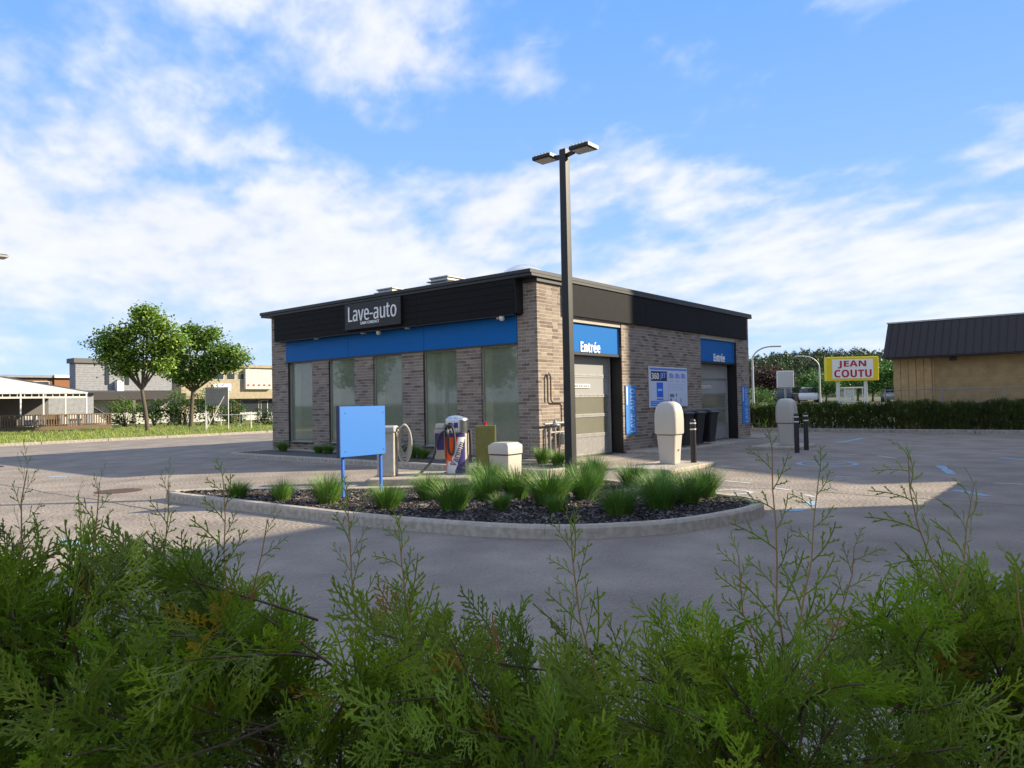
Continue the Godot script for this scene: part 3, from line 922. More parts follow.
var clump_meshes := []
func make_clump_meshes() -> void:
	for q in 5:
		var mb := MB.new()
		var r := RandomNumberGenerator.new()
		r.seed = 300 + q
		for k in 900:
			var a := r.randf() * TAU
			var rad := sqrt(r.randf()) * 0.15
			var o := Vector3(cos(a) * rad, 0, sin(a) * rad)
			var lean := (0.1 + 0.5 * rad / 0.15) * r.randf_range(0.55, 1.25)
			var az := a + r.randf_range(-0.5, 0.5)
			var dir := Vector3(cos(az), 0, sin(az))
			var L := r.randf_range(0.34, 0.62)
			var side := Vector3(-sin(az + r.randf_range(-0.8, 0.8)), 0, cos(az)).normalized()
			var w := r.randf_range(0.0026, 0.0046)
			var g := r.randf_range(0.7, 1.3)
			var dry := r.randf_range(0.8, 1.25) if r.randf() > 0.12 else 2.6
			var seg := 4
			var prev := -1
			for s in seg + 1:
				var t := s / float(seg)
				var ang := lean * (0.45 + 1.0 * t)
				var p := o + dir * sin(ang) * L * t + Vector3.UP * cos(ang) * L * t
				var ww := w * (1.0 - t * t * 0.92)
				mb.col = Color(0.085 * g * dry, 0.205 * g, 0.024 * g * dry)
				var nn := (dir * cos(ang) - Vector3.UP * sin(ang)) * -1.0
				var v0 := mb.vert(p - side * ww, nn)
				mb.vert(p + side * ww, nn)
				if prev >= 0: mb.i.append_array([prev, v0 + 1, prev + 1, prev, v0, v0 + 1])
				prev = v0
		clump_meshes.append(mb.mesh())

func clump(x: float, z: float, y: float, s: float, label: String, group: String) -> void:
	var o := thing("grass_clump", label, "ornamental grass", Vector3(x, y, z), rng.randf() * 360.0, group)
	s *= 1.02
	var b := inst("blades", clump_meshes[rng.randi_range(0, 4)], M["grass blade"], o)
	b.scale = Vector3(s * rng.randf_range(0.85, 1.1), s * rng.randf_range(0.84, 1.06), s * rng.randf_range(0.85, 1.1))

func chip_field(called: String, poly: PackedVector2Array, y: float, count: int, label: String, cols: Array, size: float) -> void:
	var mb := MB.new()
	mb.box(Vector3.ZERO, Vector3(0.055, 0.014, 0.024) * size, 0.0)
	var me := mb.mesh()
	var lo := Vector2(1e9, 1e9); var hi := -lo
	for p in poly: lo = lo.min(p); hi = hi.max(p)
	var tr := []; var cs := []
	while tr.size() < count:
		var p := Vector2(rng.randf_range(lo.x, hi.x), rng.randf_range(lo.y, hi.y))
		if not Geometry2D.is_point_in_polygon(p, poly): continue
		var b := Basis(Vector3.UP, rng.randf() * TAU) * Basis(Vector3.RIGHT, rng.randf_range(-0.7, 0.7)) * Basis(Vector3(0, 0, 1), rng.randf_range(-0.5, 0.5))
		tr.append(Transform3D(b * Basis.from_scale(Vector3(rng.randf_range(0.5, 1.6), rng.randf_range(0.7, 1.4), rng.randf_range(0.6, 1.5))), Vector3(p.x, y + rng.randf_range(-0.004, 0.02), p.y)))
		var c: Color = cols[rng.randi_range(0, cols.size() - 1)]
		var g := rng.randf_range(0.7, 1.35)
		cs.append(Color(c.r * g, c.g * g, c.b * g))
	var o := copies(called, me, M["chips"], tr, cs, self)
	tag(o, label, "mulch")

func make_island() -> void:
	make_clump_meshes()
	var loop := smooth_loop([[-1.75, 8.52], [-1.2, 8.66], [0.4, 8.58], [1.9, 8.52], [3.2, 8.45], [4.3, 8.3], [5.35, 8.08], [6.15, 7.74], [6.75, 7.15], [7.15, 6.5], [7.4, 5.6], [7.46, 4.95], [7.28, 4.42], [6.85, 4.12], [6.2, 3.85], [5.0, 3.45], [3.7, 3.12], [2.95, 3.3], [2.45, 4.2], [1.7, 5.5], [0.6, 6.5], [-0.9, 7.5], [-1.65, 8.1]], 5)
	var isl := thing("planter_island", "boat shaped planting island with rounded concrete kerb and dark mulch bed", "planter")
	kerb_ring("kerb_stone", loop, 0.17, 0.155, M["concrete"], 10, isl)
	var bed := inset(loop, 0.165)
	var soil := MB.new()
	soil.prism(bed, 0.0, 0.115)
	obj("bed_soil", soil, M["soil"], isl)
	chip_field("mulch_chips", inset(loop, 0.2), 0.12, 15000, "dark brown wood chip mulch scattered over the planting island", [Color(0.03, 0.024, 0.021), Color(0.04, 0.032, 0.028), Color(0.022, 0.018, 0.017), Color(0.055, 0.045, 0.04), Color(0.16, 0.14, 0.125)], 0.9)
	var young := "small bright green grass clump at the island's narrow end before the blue board"
	var tall := "tall arching green grass clump in the mulch around the lamp post"
	for q in [[0.06, 8.2, 0.62], [1.03, 8.02, 0.66], [1.98, 7.86, 0.86], [3.17, 7.72, 0.84]]:
		clump(q[0], q[1], 0.115, q[2], young, "small clumps at the narrow end")
	for q in [[3.0, 6.75, 0.9], [4.09, 7.35, 0.98], [3.75, 6.3, 0.92], [3.0, 5.3, 0.95], [4.05, 5.9, 1.05], [4.89, 6.2, 1.08], [5.0, 5.45, 1.02], [6.2, 6.5, 0.9], [3.95, 3.6, 0.95], [6.38, 5.75, 1.0], [6.46, 5.05, 0.95], [6.4, 4.4, 0.92], [4.9, 3.9, 0.95], [2.6, 5.0, 0.95], [5.7, 4.3, 0.85], [6.05, 5.2, 0.85], [4.4, 4.7, 0.9], [5.4, 6.75, 0.5], [4.62, 6.95, 0.55]]:
		clump(q[0], q[1], 0.115, q[2], tall, "tall clumps around the lamp post")
	# bed in front of the car wash
	var bl := thing("front_bed", "long kerbed gravel bed under the car wash windows", "planter")
	var fl := smooth_loop([[-10.9, 2.0], [-10.5, 2.3], [-9.0, 2.34], [-5.0, 2.34], [-1.6, 2.34], [1.4, 2.34], [1.95, 1.9], [1.95, 0.6], [1.7, 0.25], [0.4, 0.2], [-3.0, 0.2], [-7.0, 0.2], [-10.6, 0.2], [-10.95, 0.6]], 4)
	kerb_ring("kerb_stone", fl, 0.16, 0.15, M["concrete"], 6, bl)
	var gs := MB.new()
	gs.prism(inset(fl, 0.155), 0.0, 0.1)
	obj("bed_gravel", gs, M["gravel"], bl)
	for q in [[-3.9, 0.75, 0.75], [-7.65, 0.75, 0.7], [-8.2, 0.7, 0.6], [-10.1, 0.75, 0.7], [-3.4, 0.8, 0.65], [-6.1, 0.7, 0.4]]:
		clump(q[0], q[1], 0.1, q[2], "low dark green grass clump against the wall under the car wash windows", "clumps under the windows")
	for q in [[0.55, 0.6, 0.85], [1.1, 0.75, 0.8]]:
		clump(q[0], q[1], 0.1, q[2], "leafy grass clump at the foot of the brick corner by the gas pipes", "clumps at the brick corner")
	# pavements
	var sw := MB.new()
	sw.span(Vector3(0.0, -0.02, -9.4), Vector3(1.22, 0.09, -4.15), 0.02)
	setting("side_pavement", sw, M["concrete"])
	var ap := MB.new()
	ap.span(Vector3(0.0, -0.02, -4.1), Vector3(0.9, 0.012, -1.3))
	ap.span(Vector3(0.0, -0.02, -12.6), Vector3(0.9, 0.012, -9.45))
	ap.span(Vector3(0.0, -0.02, -14.2), Vector3(0.7, 0.05, -12.65), 0.01)
	setting("door_apron", ap, M["old concrete"])
	var pd := MB.new()
	pd.span(Vector3(2.6, -0.02, -1.7), Vector3(3.9, 0.1, 0.6), 0.03)
	setting("terminal_plinth", pd, M["concrete"])
	pd = MB.new()
	pd.span(Vector3(2.5, -0.02, -9.2), Vector3(3.9, 0.1, -7.4), 0.03)
	setting("terminal_plinth", pd, M["concrete"])
	var vp := MB.new()
	vp.box(Vector3(0.15, 0.06, 4.15), Vector3(2.0, 0.16, 1.4), 0.02, Basis(Vector3.UP, deg_to_rad(40)))
	setting("vacuum_plinth", vp, M["concrete"])

# ------------------------------------------------------------------ street furniture on the lot
func light_pole(at: Vector3, label: String) -> void:
	var t := thing("light_pole", label, "street lamp", at, 0, "dark double headed car park lamps")
	bx("base_plate", Vector3(-0.17, 0, -0.17), Vector3(0.17, 0.03, 0.17), M["black metal"], t, 0.006)
	var mb := MB.new()
	mb.loft(Vector3.ZERO, [[0.03, 0.082, 0.082, 0.012], [6.1, 0.07, 0.07, 0.012], [6.12, 0.064, 0.064, 0.012]], 3)
	obj("pole", mb, M["black metal"], t)
	for s in [-1.0, 1.0]:
		var ar := MB.new()
		ar.bar(Vector3(s * 0.06, 6.0, 0), Vector3(s * 0.22, 6.03, 0), 0.06, 0.06, Vector3(0, 0, 1))
		obj("arm", ar, M["black metal"], t)
		var hd := MB.new()
		var bs := Basis()
		hd.box(Vector3(s * 0.42, 6.05, 0), Vector3(0.42, 0.075, 0.34), 0.015, bs)
		for k in 5: hd.box(Vector3(s * (0.28 + 0.07 * k), 6.1, 0), Vector3(0.012, 0.03, 0.3), 0, bs)
		var h := obj("lamp_head", hd, M["black metal"], t)
		var ln := MB.new()
		ln.box(Vector3(s * 0.42, 6.01, 0), Vector3(0.34, 0.008, 0.26), 0, bs)
		obj("lens", ln, M["lamp lens"], h)
		var ec := MB.new()
		ec.box(Vector3(s * 0.42 + 0.213, 6.05, 0), Vector3(0.012, 0.06, 0.34), 0, bs)
		obj("end_plate", ec, M["galvanised"], h)

func terminal(at: Vector3, label: String) -> void:
	var t := thing("payment_terminal", label, "payment terminal", at, 90, "pale drive up payment posts")
	var b := MB.new()
	b.loft(Vector3.ZERO, [[0.0, 0.175, 0.195, 0.07], [0.3, 0.19, 0.21, 0.07], [0.6, 0.208, 0.235, 0.07], [0.66, 0.212, 0.24, 0.07]], 6)
	obj("pedestal", b, M["pale plastic"], t)
	var g := MB.new()
	g.loft(Vector3.ZERO, [[0.65, 0.2, 0.225, 0.06], [0.69, 0.2, 0.225, 0.06]], 6, false)
	obj("seam", g, M["black plastic"], t)
	var h := MB.new()
	h.loft(Vector3.ZERO, [[0.68, 0.225, 0.255, 0.08], [0.71, 0.245, 0.275, 0.08], [1.0, 0.25, 0.28, 0.09], [1.18, 0.246, 0.274, 0.1], [1.3, 0.228, 0.256, 0.12], [1.37, 0.196, 0.224, 0.13], [1.415, 0.15, 0.176, 0.13], [1.435, 0.09, 0.115, 0.085]], 7)
	var hood := obj("hood", h, M["pale plastic"], t)
	var f := bx("screen_recess", Vector3(0.238, 0.78, -0.14), Vector3(0.256, 1.16, 0.2), M["grey plastic"], hood, 0.006)
	bx("screen", Vector3(0.256, 0.98, -0.1), Vector3(0.259, 1.12, 0.1), M["dark window"], f)
	bx("card_slot", Vector3(0.256, 0.94, 0.12), Vector3(0.264, 0.97, 0.18), M["dark trim"], f)
	bx("lock", Vector3(-0.02, 0.3, 0.218), Vector3(0.02, 0.34, 0.228), M["steel"], t)
	bx("anchor_plate", Vector3(-0.22, 0.0, -0.24), Vector3(0.22, 0.015, 0.24), M["galvanised"], t)
	bx("keypad", Vector3(0.256, 0.82, -0.06), Vector3(0.262, 0.92, 0.08), M["galvanised"], f)

func bollard(at: Vector3, label: String) -> void:
	var t := thing("bollard", label, "bollard", at, 0, "black posts with two pale rings")
	var mb := MB.new()
	mb.lathe(Vector3.ZERO, [Vector2(0.068, 0), Vector2(0.066, 1.05), Vector2(0.06, 1.09), Vector2(0.035, 1.115), Vector2(0, 1.12)], 16)
	obj("post", mb, M["black plastic"], t)
	for y in [0.86, 1.0]:
		var r := MB.new()
		r.lathe(Vector3.ZERO, [Vector2(0.067, y), Vector2(0.0715, y + 0.003), Vector2(0.0715, y + 0.03), Vector2(0.067, y + 0.033)], 16)
		obj("ring", r, M["white paint"], t)

func cart(at: Vector3, turn: float, label: String) -> void:
	var t := thing("wheeled_bin", label, "bin", at, turn, "black wheeled bins along the side wall")
	var b := MB.new()
	b.loft(Vector3.ZERO, [[0.06, 0.22, 0.26, 0.05], [0.5, 0.26, 0.31, 0.05], [0.98, 0.3, 0.36, 0.05], [0.985, 0.33, 0.39, 0.05], [1.03, 0.33, 0.39, 0.05]], 4)
	obj("body", b, M["black plastic"], t)
	var l := MB.new()
	l.loft(Vector3.ZERO, [[1.031, 0.325, 0.4, 0.06], [1.06, 0.325, 0.4, 0.06], [1.1, 0.26, 0.33, 0.1], [1.115, 0.15, 0.2, 0.1]], 4)
	obj("lid", l, M["black plastic"], t)
	var hn := MB.new()
	hn.tube([Vector3(-0.25, 1.02, -0.45), Vector3(0.25, 1.02, -0.45)], [0.018, 0.018], 8)
	for x in [-0.25, 0.25]: hn.bar(Vector3(x, 1.02, -0.37), Vector3(x, 1.02, -0.46), 0.03, 0.04)
	obj("handle", hn, M["black plastic"], t)
	for x in [-0.27, 0.27]:
		var w := MB.new()
		w.tube([Vector3(x - 0.03, 0.12, -0.26), Vector3(x + 0.03, 0.12, -0.26)], [0.12, 0.12], 16)
		obj("wheel", w, M["rubber"], t)
	bx("sticker", Vector3(0.303, 0.86, 0.02), Vector3(0.312, 0.92, 0.1), M["white paint"], t)

func make_furniture() -> void:
	light_pole(Vector3(3.45, 0.11, 3.6), "tall dark lamp post with two flat lamp heads standing among the island grasses")
	light_pole(Vector3(-13.85, 0.0, 7.78), "dark lamp post by the road whose one lamp head tip shows over the lot")
	terminal(Vector3(3.2, 0.1, -0.75), "cream rounded payment post in front of the nearer garage door beside one bollard")
	terminal(Vector3(3.35, 0.1, -8.2), "grey rounded payment post standing behind two black bollards")
	bollard(Vector3(3.55, 0.0, -1.25), "black bollard beside the cream payment post nearer the island")
	bollard(Vector3(4.23, 0.0, -6.4), "black bollard before the grey payment post, on the side of the painted ring")
	bollard(Vector3(4.11, 0.0, -7.6), "black bollard just beside the grey payment post, nearer the hedge")
	cart(Vector3(0.66, 0.09, -6.35), 90, "black wheeled bin under the notice board")
	cart(Vector3(0.64, 0.09, -7.25), 90, "middle black wheeled bin between two others along the side wall")
	cart(Vector3(0.66, 0.09, -8.2), 90, "black wheeled bin with small white sticker next to the farther garage door")
	# blue board on two posts, faces the entrance lane
	var s := thing("blue_sign_board", "blank bright blue sign board on two blue posts in the island mulch", "sign", Vector3(1.68, 0.11, 6.95))
	bx("board", Vector3(-0.03, 0.66, -0.46), Vector3(0.03, 1.465, 0.47), M["blue board"], s, 0.006)
	for z in [-0.42, 0.36]: bx("post", Vector3(-0.075, -0.05, z - 0.022), Vector3(-0.032, 1.2, z + 0.022), M["blue post"], s, 0.004)
	bx("board_rim", Vector3(-0.045, 0.65, 0.472), Vector3(0.034, 1.475, 0.482), M["navy print"], s)
	for z in [-0.42, 0.36]:
		for y in [0.75, 1.36]:
			var bo := MB.new()
			bo.tube([Vector3(0.03, y, z), Vector3(0.036, y, z)], [0.012, 0.012], 8)
			obj("bolt", bo, M["blue post"], s)
	vacuum_plain()
	vacuum_striped()
	var ol := thing("olive_cabinet", "upright olive green metal cabinet behind the striped vacuum", "cabinet", Vector3(-0.25, 0.0, 1.75), 40)
	bx("cabinet_body", Vector3(-0.24, 0.1, -0.1), Vector3(0.24, 1.06, 0.1), M["olive metal"], ol, 0.012)
	bx("cabinet_door", Vector3(-0.21, 0.24, 0.1), Vector3(0.21, 1.02, 0.112), M["olive metal"], ol, 0.004)
	bx("foot", Vector3(-0.2, 0.0, -0.08), Vector3(0.2, 0.1, 0.08), M["galvanised"], ol)
	var vf := MB.new()
	vf.tube([Vector3(0, 1.06, 0), Vector3(0, 1.13, 0)], [0.03, 0.03], 10)
	vf.tube([Vector3(-0.05, 1.12, 0), Vector3(0.05, 1.12, 0)], [0.018, 0.018], 8)
	obj("valve", vf, M["red letters"], ol)
	var gb := thing("litter_box", "squat cream square litter box with dark seam among the island grasses", "litter bin", Vector3(1.35, 0.0, 2.95), 3)
	var m1 := MB.new()
	m1.loft(Vector3.ZERO, [[0.0, 0.235, 0.235, 0.03], [0.5, 0.25, 0.25, 0.03]], 3)
	obj("bin_body", m1, M["pale plastic"], gb)
	m1 = MB.new()
	m1.loft(Vector3.ZERO, [[0.5, 0.24, 0.24, 0.03], [0.53, 0.24, 0.24, 0.03]], 3)
	obj("bin_seam", m1, M["dark trim"], gb)
	m1 = MB.new()
	m1.loft(Vector3.ZERO, [[0.53, 0.262, 0.262, 0.03], [0.7, 0.262, 0.262, 0.03], [0.76, 0.2, 0.2, 0.05]], 3)
	obj("bin_lid", m1, M["pale plastic"], gb)

func vacuum_plain() -> void:
	var t := thing("vacuum_post", "beige square vacuum post with looped pale hose behind the blue board", "vacuum", Vector3(-0.28, 0.14, 4.72), 38)
	bx("cabinet", Vector3(-0.19, 0, -0.19), Vector3(0.17, 0.88, 0.19), M["beige plastic"], t, 0.02)
	bx("access_door", Vector3(-0.15, 0.1, 0.19), Vector3(0.15, 0.7, 0.2), M["grey plastic"], t, 0.004)
	bx("head", Vector3(-0.21, 0.88, -0.21), Vector3(0.19, 1.02, 0.21), M["grey plastic"], t, 0.03)
	for k in 4:
		var p := []; var r := []
		for s in 25:
			var a := TAU * s / 24.0
			p.append(Vector3(0.33 + cos(a) * (0.1 + 0.014 * k) + 0.008 * k, 0.74 + sin(a) * (0.3 + 0.025 * k) - 0.03 * k, -0.07 + 0.05 * k))
			r.append(0.021)
		var mb := MB.new()
		mb.tube(p, r, 7, false)
		obj("hose_loop", mb, M["hose grey"], t)
	var hk := MB.new()
	hk.bar(Vector3(0.16, 0.96, 0), Vector3(0.4, 1.0, 0), 0.04, 0.04)
	obj("hose_hook", hk, M["galvanised"], t)

func vacuum_striped() -> void:
	var t := thing("striped_vacuum", "round vacuum machine with steel dome, orange panel and white script stripe", "vacuum", Vector3(0.62, 0.14, 3.62), 36)
	# drum: printed wrap as separate bands of sheet
	var R := 0.235
	var drum := MB.new()
	drum.lathe(Vector3.ZERO, [Vector2(R - 0.003, 0.0), Vector2(R - 0.003, 0.84)], 36)
	obj("drum", drum, M["beige plastic"], t)
	var wraps := {"violet print": MB.new(), "orange print": MB.new(), "white paint": MB.new()}
	var na := 36
	for k in na:
		for j in 20:
			var a0 := -1.75 + 2.6 * k / na; var a1 := -1.75 + 2.6 * (k + 1) / na
			var y0 := 0.02 + 0.82 * j / 20; var y1 := 0.02 + 0.82 * (j + 1) / 20
			var u := (k + 0.5) / na; var v := (j + 0.5) / 20
			var edge := 0.38 + 0.42 * v
			var key := "violet print"
			if v > 0.9: key = "violet print"
			elif u > 0.12 and u < edge - 0.0 and v > 0.28 - 0.0 * u: key = "orange print"
			elif u >= edge and u < edge + 0.24: key = "white paint"
			if u <= 0.12: continue
			if u < edge and v <= 0.28: key = "white paint" if u > 0.25 + v * 0.3 else "orange print"
			# angles run so that u grows to the viewer's right; z is the front
			var q0 := Vector3(sin(a0) * R, 0, cos(a0) * R); var q1 := Vector3(sin(a1) * R, 0, cos(a1) * R)
			wraps[key].quad(q0 + Vector3(0, y0, 0), q1 + Vector3(0, y0, 0), q1 + Vector3(0, y1, 0), q0 + Vector3(0, y1, 0))
	for key in wraps:
		if wraps[key].v.size(): obj("printed_wrap", wraps[key], M[key], t)
	lettering("script_lettering", "Vacuum", 0.52, 0.13, 0.004, Vector3(0.03, 0.42, R + 0.004), Basis(Vector3(0, 0, 1), deg_to_rad(68)), M["violet print"], t, true, true)
	var dome := MB.new()
	var pr := [Vector2(R + 0.012, 0.84), Vector2(R + 0.015, 0.88), Vector2(R + 0.01, 1.1)]
	for k in 9:
		var a := PI / 2 * k / 8.0
		pr.append(Vector2((R + 0.01) * cos(a), 1.1 + 0.12 * sin(a)))
	dome.lathe(Vector3.ZERO, pr, 36)
	var dm := obj("dome", dome, M["steel"], t)
	var w := MB.new()
	for x in [-0.11, 0.01]: w.box(Vector3(x, 1.0, 0.235), Vector3(0.09, 0.11, 0.05), 0.006, Basis(Vector3.UP, x * 3.4))
	obj("coin_window", w, M["violet print"], dm)
	bx("side_cabinet", Vector3(-0.46, 0.3, -0.12), Vector3(-0.235, 0.92, 0.12), M["beige plastic"], t, 0.02)
	bx("side_panel", Vector3(-0.45, 0.5, 0.12), Vector3(-0.26, 0.84, 0.13), M["violet print"], t, 0.004)
	bx("side_cap", Vector3(-0.44, 0.92, -0.1), Vector3(-0.24, 1.04, 0.1), M["pale plastic"], t, 0.03)
	var p := []; var r := []
	for q in [Vector3(-0.2, 0.92, 0.2), Vector3(-0.16, 1.0, 0.28), Vector3(-0.06, 0.97, 0.3), Vector3(-0.02, 0.8, 0.31), Vector3(-0.02, 0.55, 0.31), Vector3(-0.07, 0.4, 0.3), Vector3(-0.14, 0.5, 0.3), Vector3(-0.16, 0.8, 0.29), Vector3(-0.24, 0.88, 0.26), Vector3(-0.36, 0.74, 0.24), Vector3(-0.42, 0.45, 0.3), Vector3(-0.55, 0.2, 0.4), Vector3(-0.72, 0.04, 0.5), Vector3(-0.86, -0.06, 0.62)]:
		p.append(q); r.append(0.026)
	var cv := Curve3D.new()
	for k in p.size():
		var tn: Vector3 = (p[mini(k + 1, p.size() - 1)] - p[maxi(k - 1, 0)]) / 6.0
		cv.add_point(p[k], -tn, tn)
	var pts := []; var rr := []
	for q in cv.tessellate_even_length(4, 0.05): pts.append(q); rr.append(0.026)
	var hz := MB.new()
	hz.tube(pts, rr, 8)
	obj("hose", hz, M["rubber"], t)
	var h2 := MB.new()
	h2.tube([Vector3(0.27, 0.9, 0.05), Vector3(0.285, 0.6, 0.06), Vector3(0.28, 0.25, 0.05)], [0.03, 0.03, 0.03], 8)
	obj("hose", h2, M["rubber"], t)
	bx("foot_plate", Vector3(-0.3, -0.005, -0.28), Vector3(0.3, 0.02, 0.28), M["galvanised"], t)

# ------------------------------------------------------------------ trees
func leaf_mesh(s: float) -> ArrayMesh:
	# a folded lobed leaf
	var mb := MB.new()
	var mid := [Vector3(0, 0, 0), Vector3(0, 0.02, 0.5) * s, Vector3(0, -0.06, 1.0) * s]
	for sg in [-1.0, 1.0]:
		var a := Vector3(sg * 0.42, 0.09, 0.28) * s
		var b := Vector3(sg * 0.3, 0.05, 0.72) * s
		if sg > 0:
			mb.tri(mid[0], mid[1], a); mb.tri(mid[1], b, a); mb.tri(mid[1], mid[2], b)
		else:
			mb.tri(mid[0], a, mid[1]); mb.tri(mid[1], a, b); mb.tri(mid[1], b, mid[2])
	return mb.mesh()

func tree(called: String, at: Vector3, sd: int, fork: float, trunk_r: float, blobs: Array, count: int, leaf: float, base: Color, label: String, category: String, group: String, lean := Vector3.ZERO, gaps := 0.5) -> void:
	var r := RandomNumberGenerator.new()
	r.seed = sd
	var t := thing(called, label, category, at, 0, group)
	var tk := MB.new()
	var top := Vector3(0, fork, 0) + lean
	tk.tube([Vector3(0, -0.05, 0), Vector3(0, 0.25, 0), Vector3(0, fork * 0.5, 0) + lean * 0.35 + Vector3(0.03, 0, 0.02), top], [trunk_r * 1.5, trunk_r, trunk_r * 0.85, trunk_r * 0.75], 10, false)
	var ends := []
	for b in blobs:
		var c: Vector3 = b[0]
		var rad: Vector3 = b[1]
		var mid := top.lerp(c, 0.5) + Vector3(r.randf_range(-0.15, 0.15), r.randf_range(-0.25, 0.05) , r.randf_range(-0.15, 0.15)) * rad.x
		tk.tube([top, mid, c], [trunk_r * 0.5, trunk_r * 0.33, trunk_r * 0.16], 7, false)
		var n := int(10 + 14 * rad.x)
		for k in n:
			var d := Vector3(r.randfn(), r.randfn(), r.randfn()).normalized()
			var p := c + d * rad * pow(r.randf(), 0.4)
			ends.append([p, rad.x])
			if k < n / 2: tk.tube([mid.lerp(c, r.randf_range(0.2, 1.0)), (c + p) * 0.5 + Vector3(0, 0.05, 0), p], [trunk_r * 0.13, trunk_r * 0.09, trunk_r * 0.04], 4, false)
	obj("trunk", tk, M["bark"], t)
	var tr := []; var cs := []
	var per := count / ends.size()
	for e in ends:
		var tint := r.randf_range(0.78, 1.25)
		var sz: float = 0.26 + 0.16 * e[1] * r.randf_range(0.6, 1.3)
		for k in int(per * r.randf_range(gaps, 2.0 - gaps)):
			var d := Vector3(r.randfn(), r.randfn() * 0.62, r.randfn()) * sz
			var p: Vector3 = e[0] + d
			var b := Basis(Vector3.UP, r.randf() * TAU) * Basis(Vector3.RIGHT, r.randf_range(-0.3, 1.2)) * Basis(Vector3(0, 0, 1), r.randf_range(-0.6, 0.6))
			tr.append(Transform3D(b.scaled(Vector3.ONE * r.randf_range(0.65, 1.25)), p))
			var g := tint * r.randf_range(0.8, 1.2)
			cs.append(Color(base.r * g * r.randf_range(0.85, 1.25), base.g * g, base.b * g))
	copies("crown", leaf_mesh(leaf), M["leaf"], tr, cs, t)

func bush(at: Vector3, sd: int, rad: Vector3, count: int, leaf: float, base: Color, label: String, group := "") -> void:
	var r := RandomNumberGenerator.new()
	r.seed = sd
	var t := thing("bush", label, "bush", at, 0, group)
	var st := MB.new()
	for k in 7:
		var d := Vector3(r.randf_range(-1, 1), 0, r.randf_range(-1, 1)) * rad * 0.6
		st.tube([Vector3(d.x * 0.2, -0.02, d.z * 0.2), Vector3(d.x * 0.6, rad.y * 0.8, d.z * 0.6), Vector3(d.x, rad.y * 1.5, d.z)], [0.04, 0.03, 0.012], 5, false)
	obj("stem", st, M["bark"], t)
	var tr := []; var cs := []
	var n := maxi(count / 45, 4)
	for c in n:
		var d := Vector3(r.randfn(), r.randfn(), r.randfn()).normalized() * pow(r.randf(), 0.45)
		var ctr := Vector3(d.x * rad.x, rad.y + d.y * rad.y, d.z * rad.z)
		var tint := r.randf_range(0.7, 1.25)
		for k in 45:
			var p := ctr + Vector3(r.randfn(), r.randfn(), r.randfn()) * 0.17 * rad.y
			p.y = maxf(p.y, 0.03)
			tr.append(Transform3D((Basis(Vector3.UP, r.randf() * TAU) * Basis(Vector3.RIGHT, r.randf_range(-0.6, 1.2))).scaled(Vector3.ONE * r.randf_range(0.7, 1.3)), p))
			var g := tint * r.randf_range(0.8, 1.2)
			cs.append(Color(base.r * g, base.g * g, base.b * g))
	copies("foliage", leaf_mesh(leaf), M["leaf"], tr, cs, t)

# ------------------------------------------------------------------ left background
func windows(parent: Node, x: float, list: Array, m: String, thick := 0.06) -> void:
	# list: [z centre, y centre, width, height] on a wall facing +x
	for q in list:
		var w := bx("window", Vector3(x - 0.02, q[1] - q[3] * 0.5 - 0.05, q[0] - q[2] * 0.5 - 0.05), Vector3(x + thick * 0.6, q[1] + q[3] * 0.5 + 0.05, q[0] + q[2] * 0.5 + 0.05), M["white paint"], parent)
		bx("pane", Vector3(x, q[1] - q[3] * 0.5, q[0] - q[2] * 0.5), Vector3(x + thick, q[1] + q[3] * 0.5, q[0] + q[2] * 0.5), M[m], w)

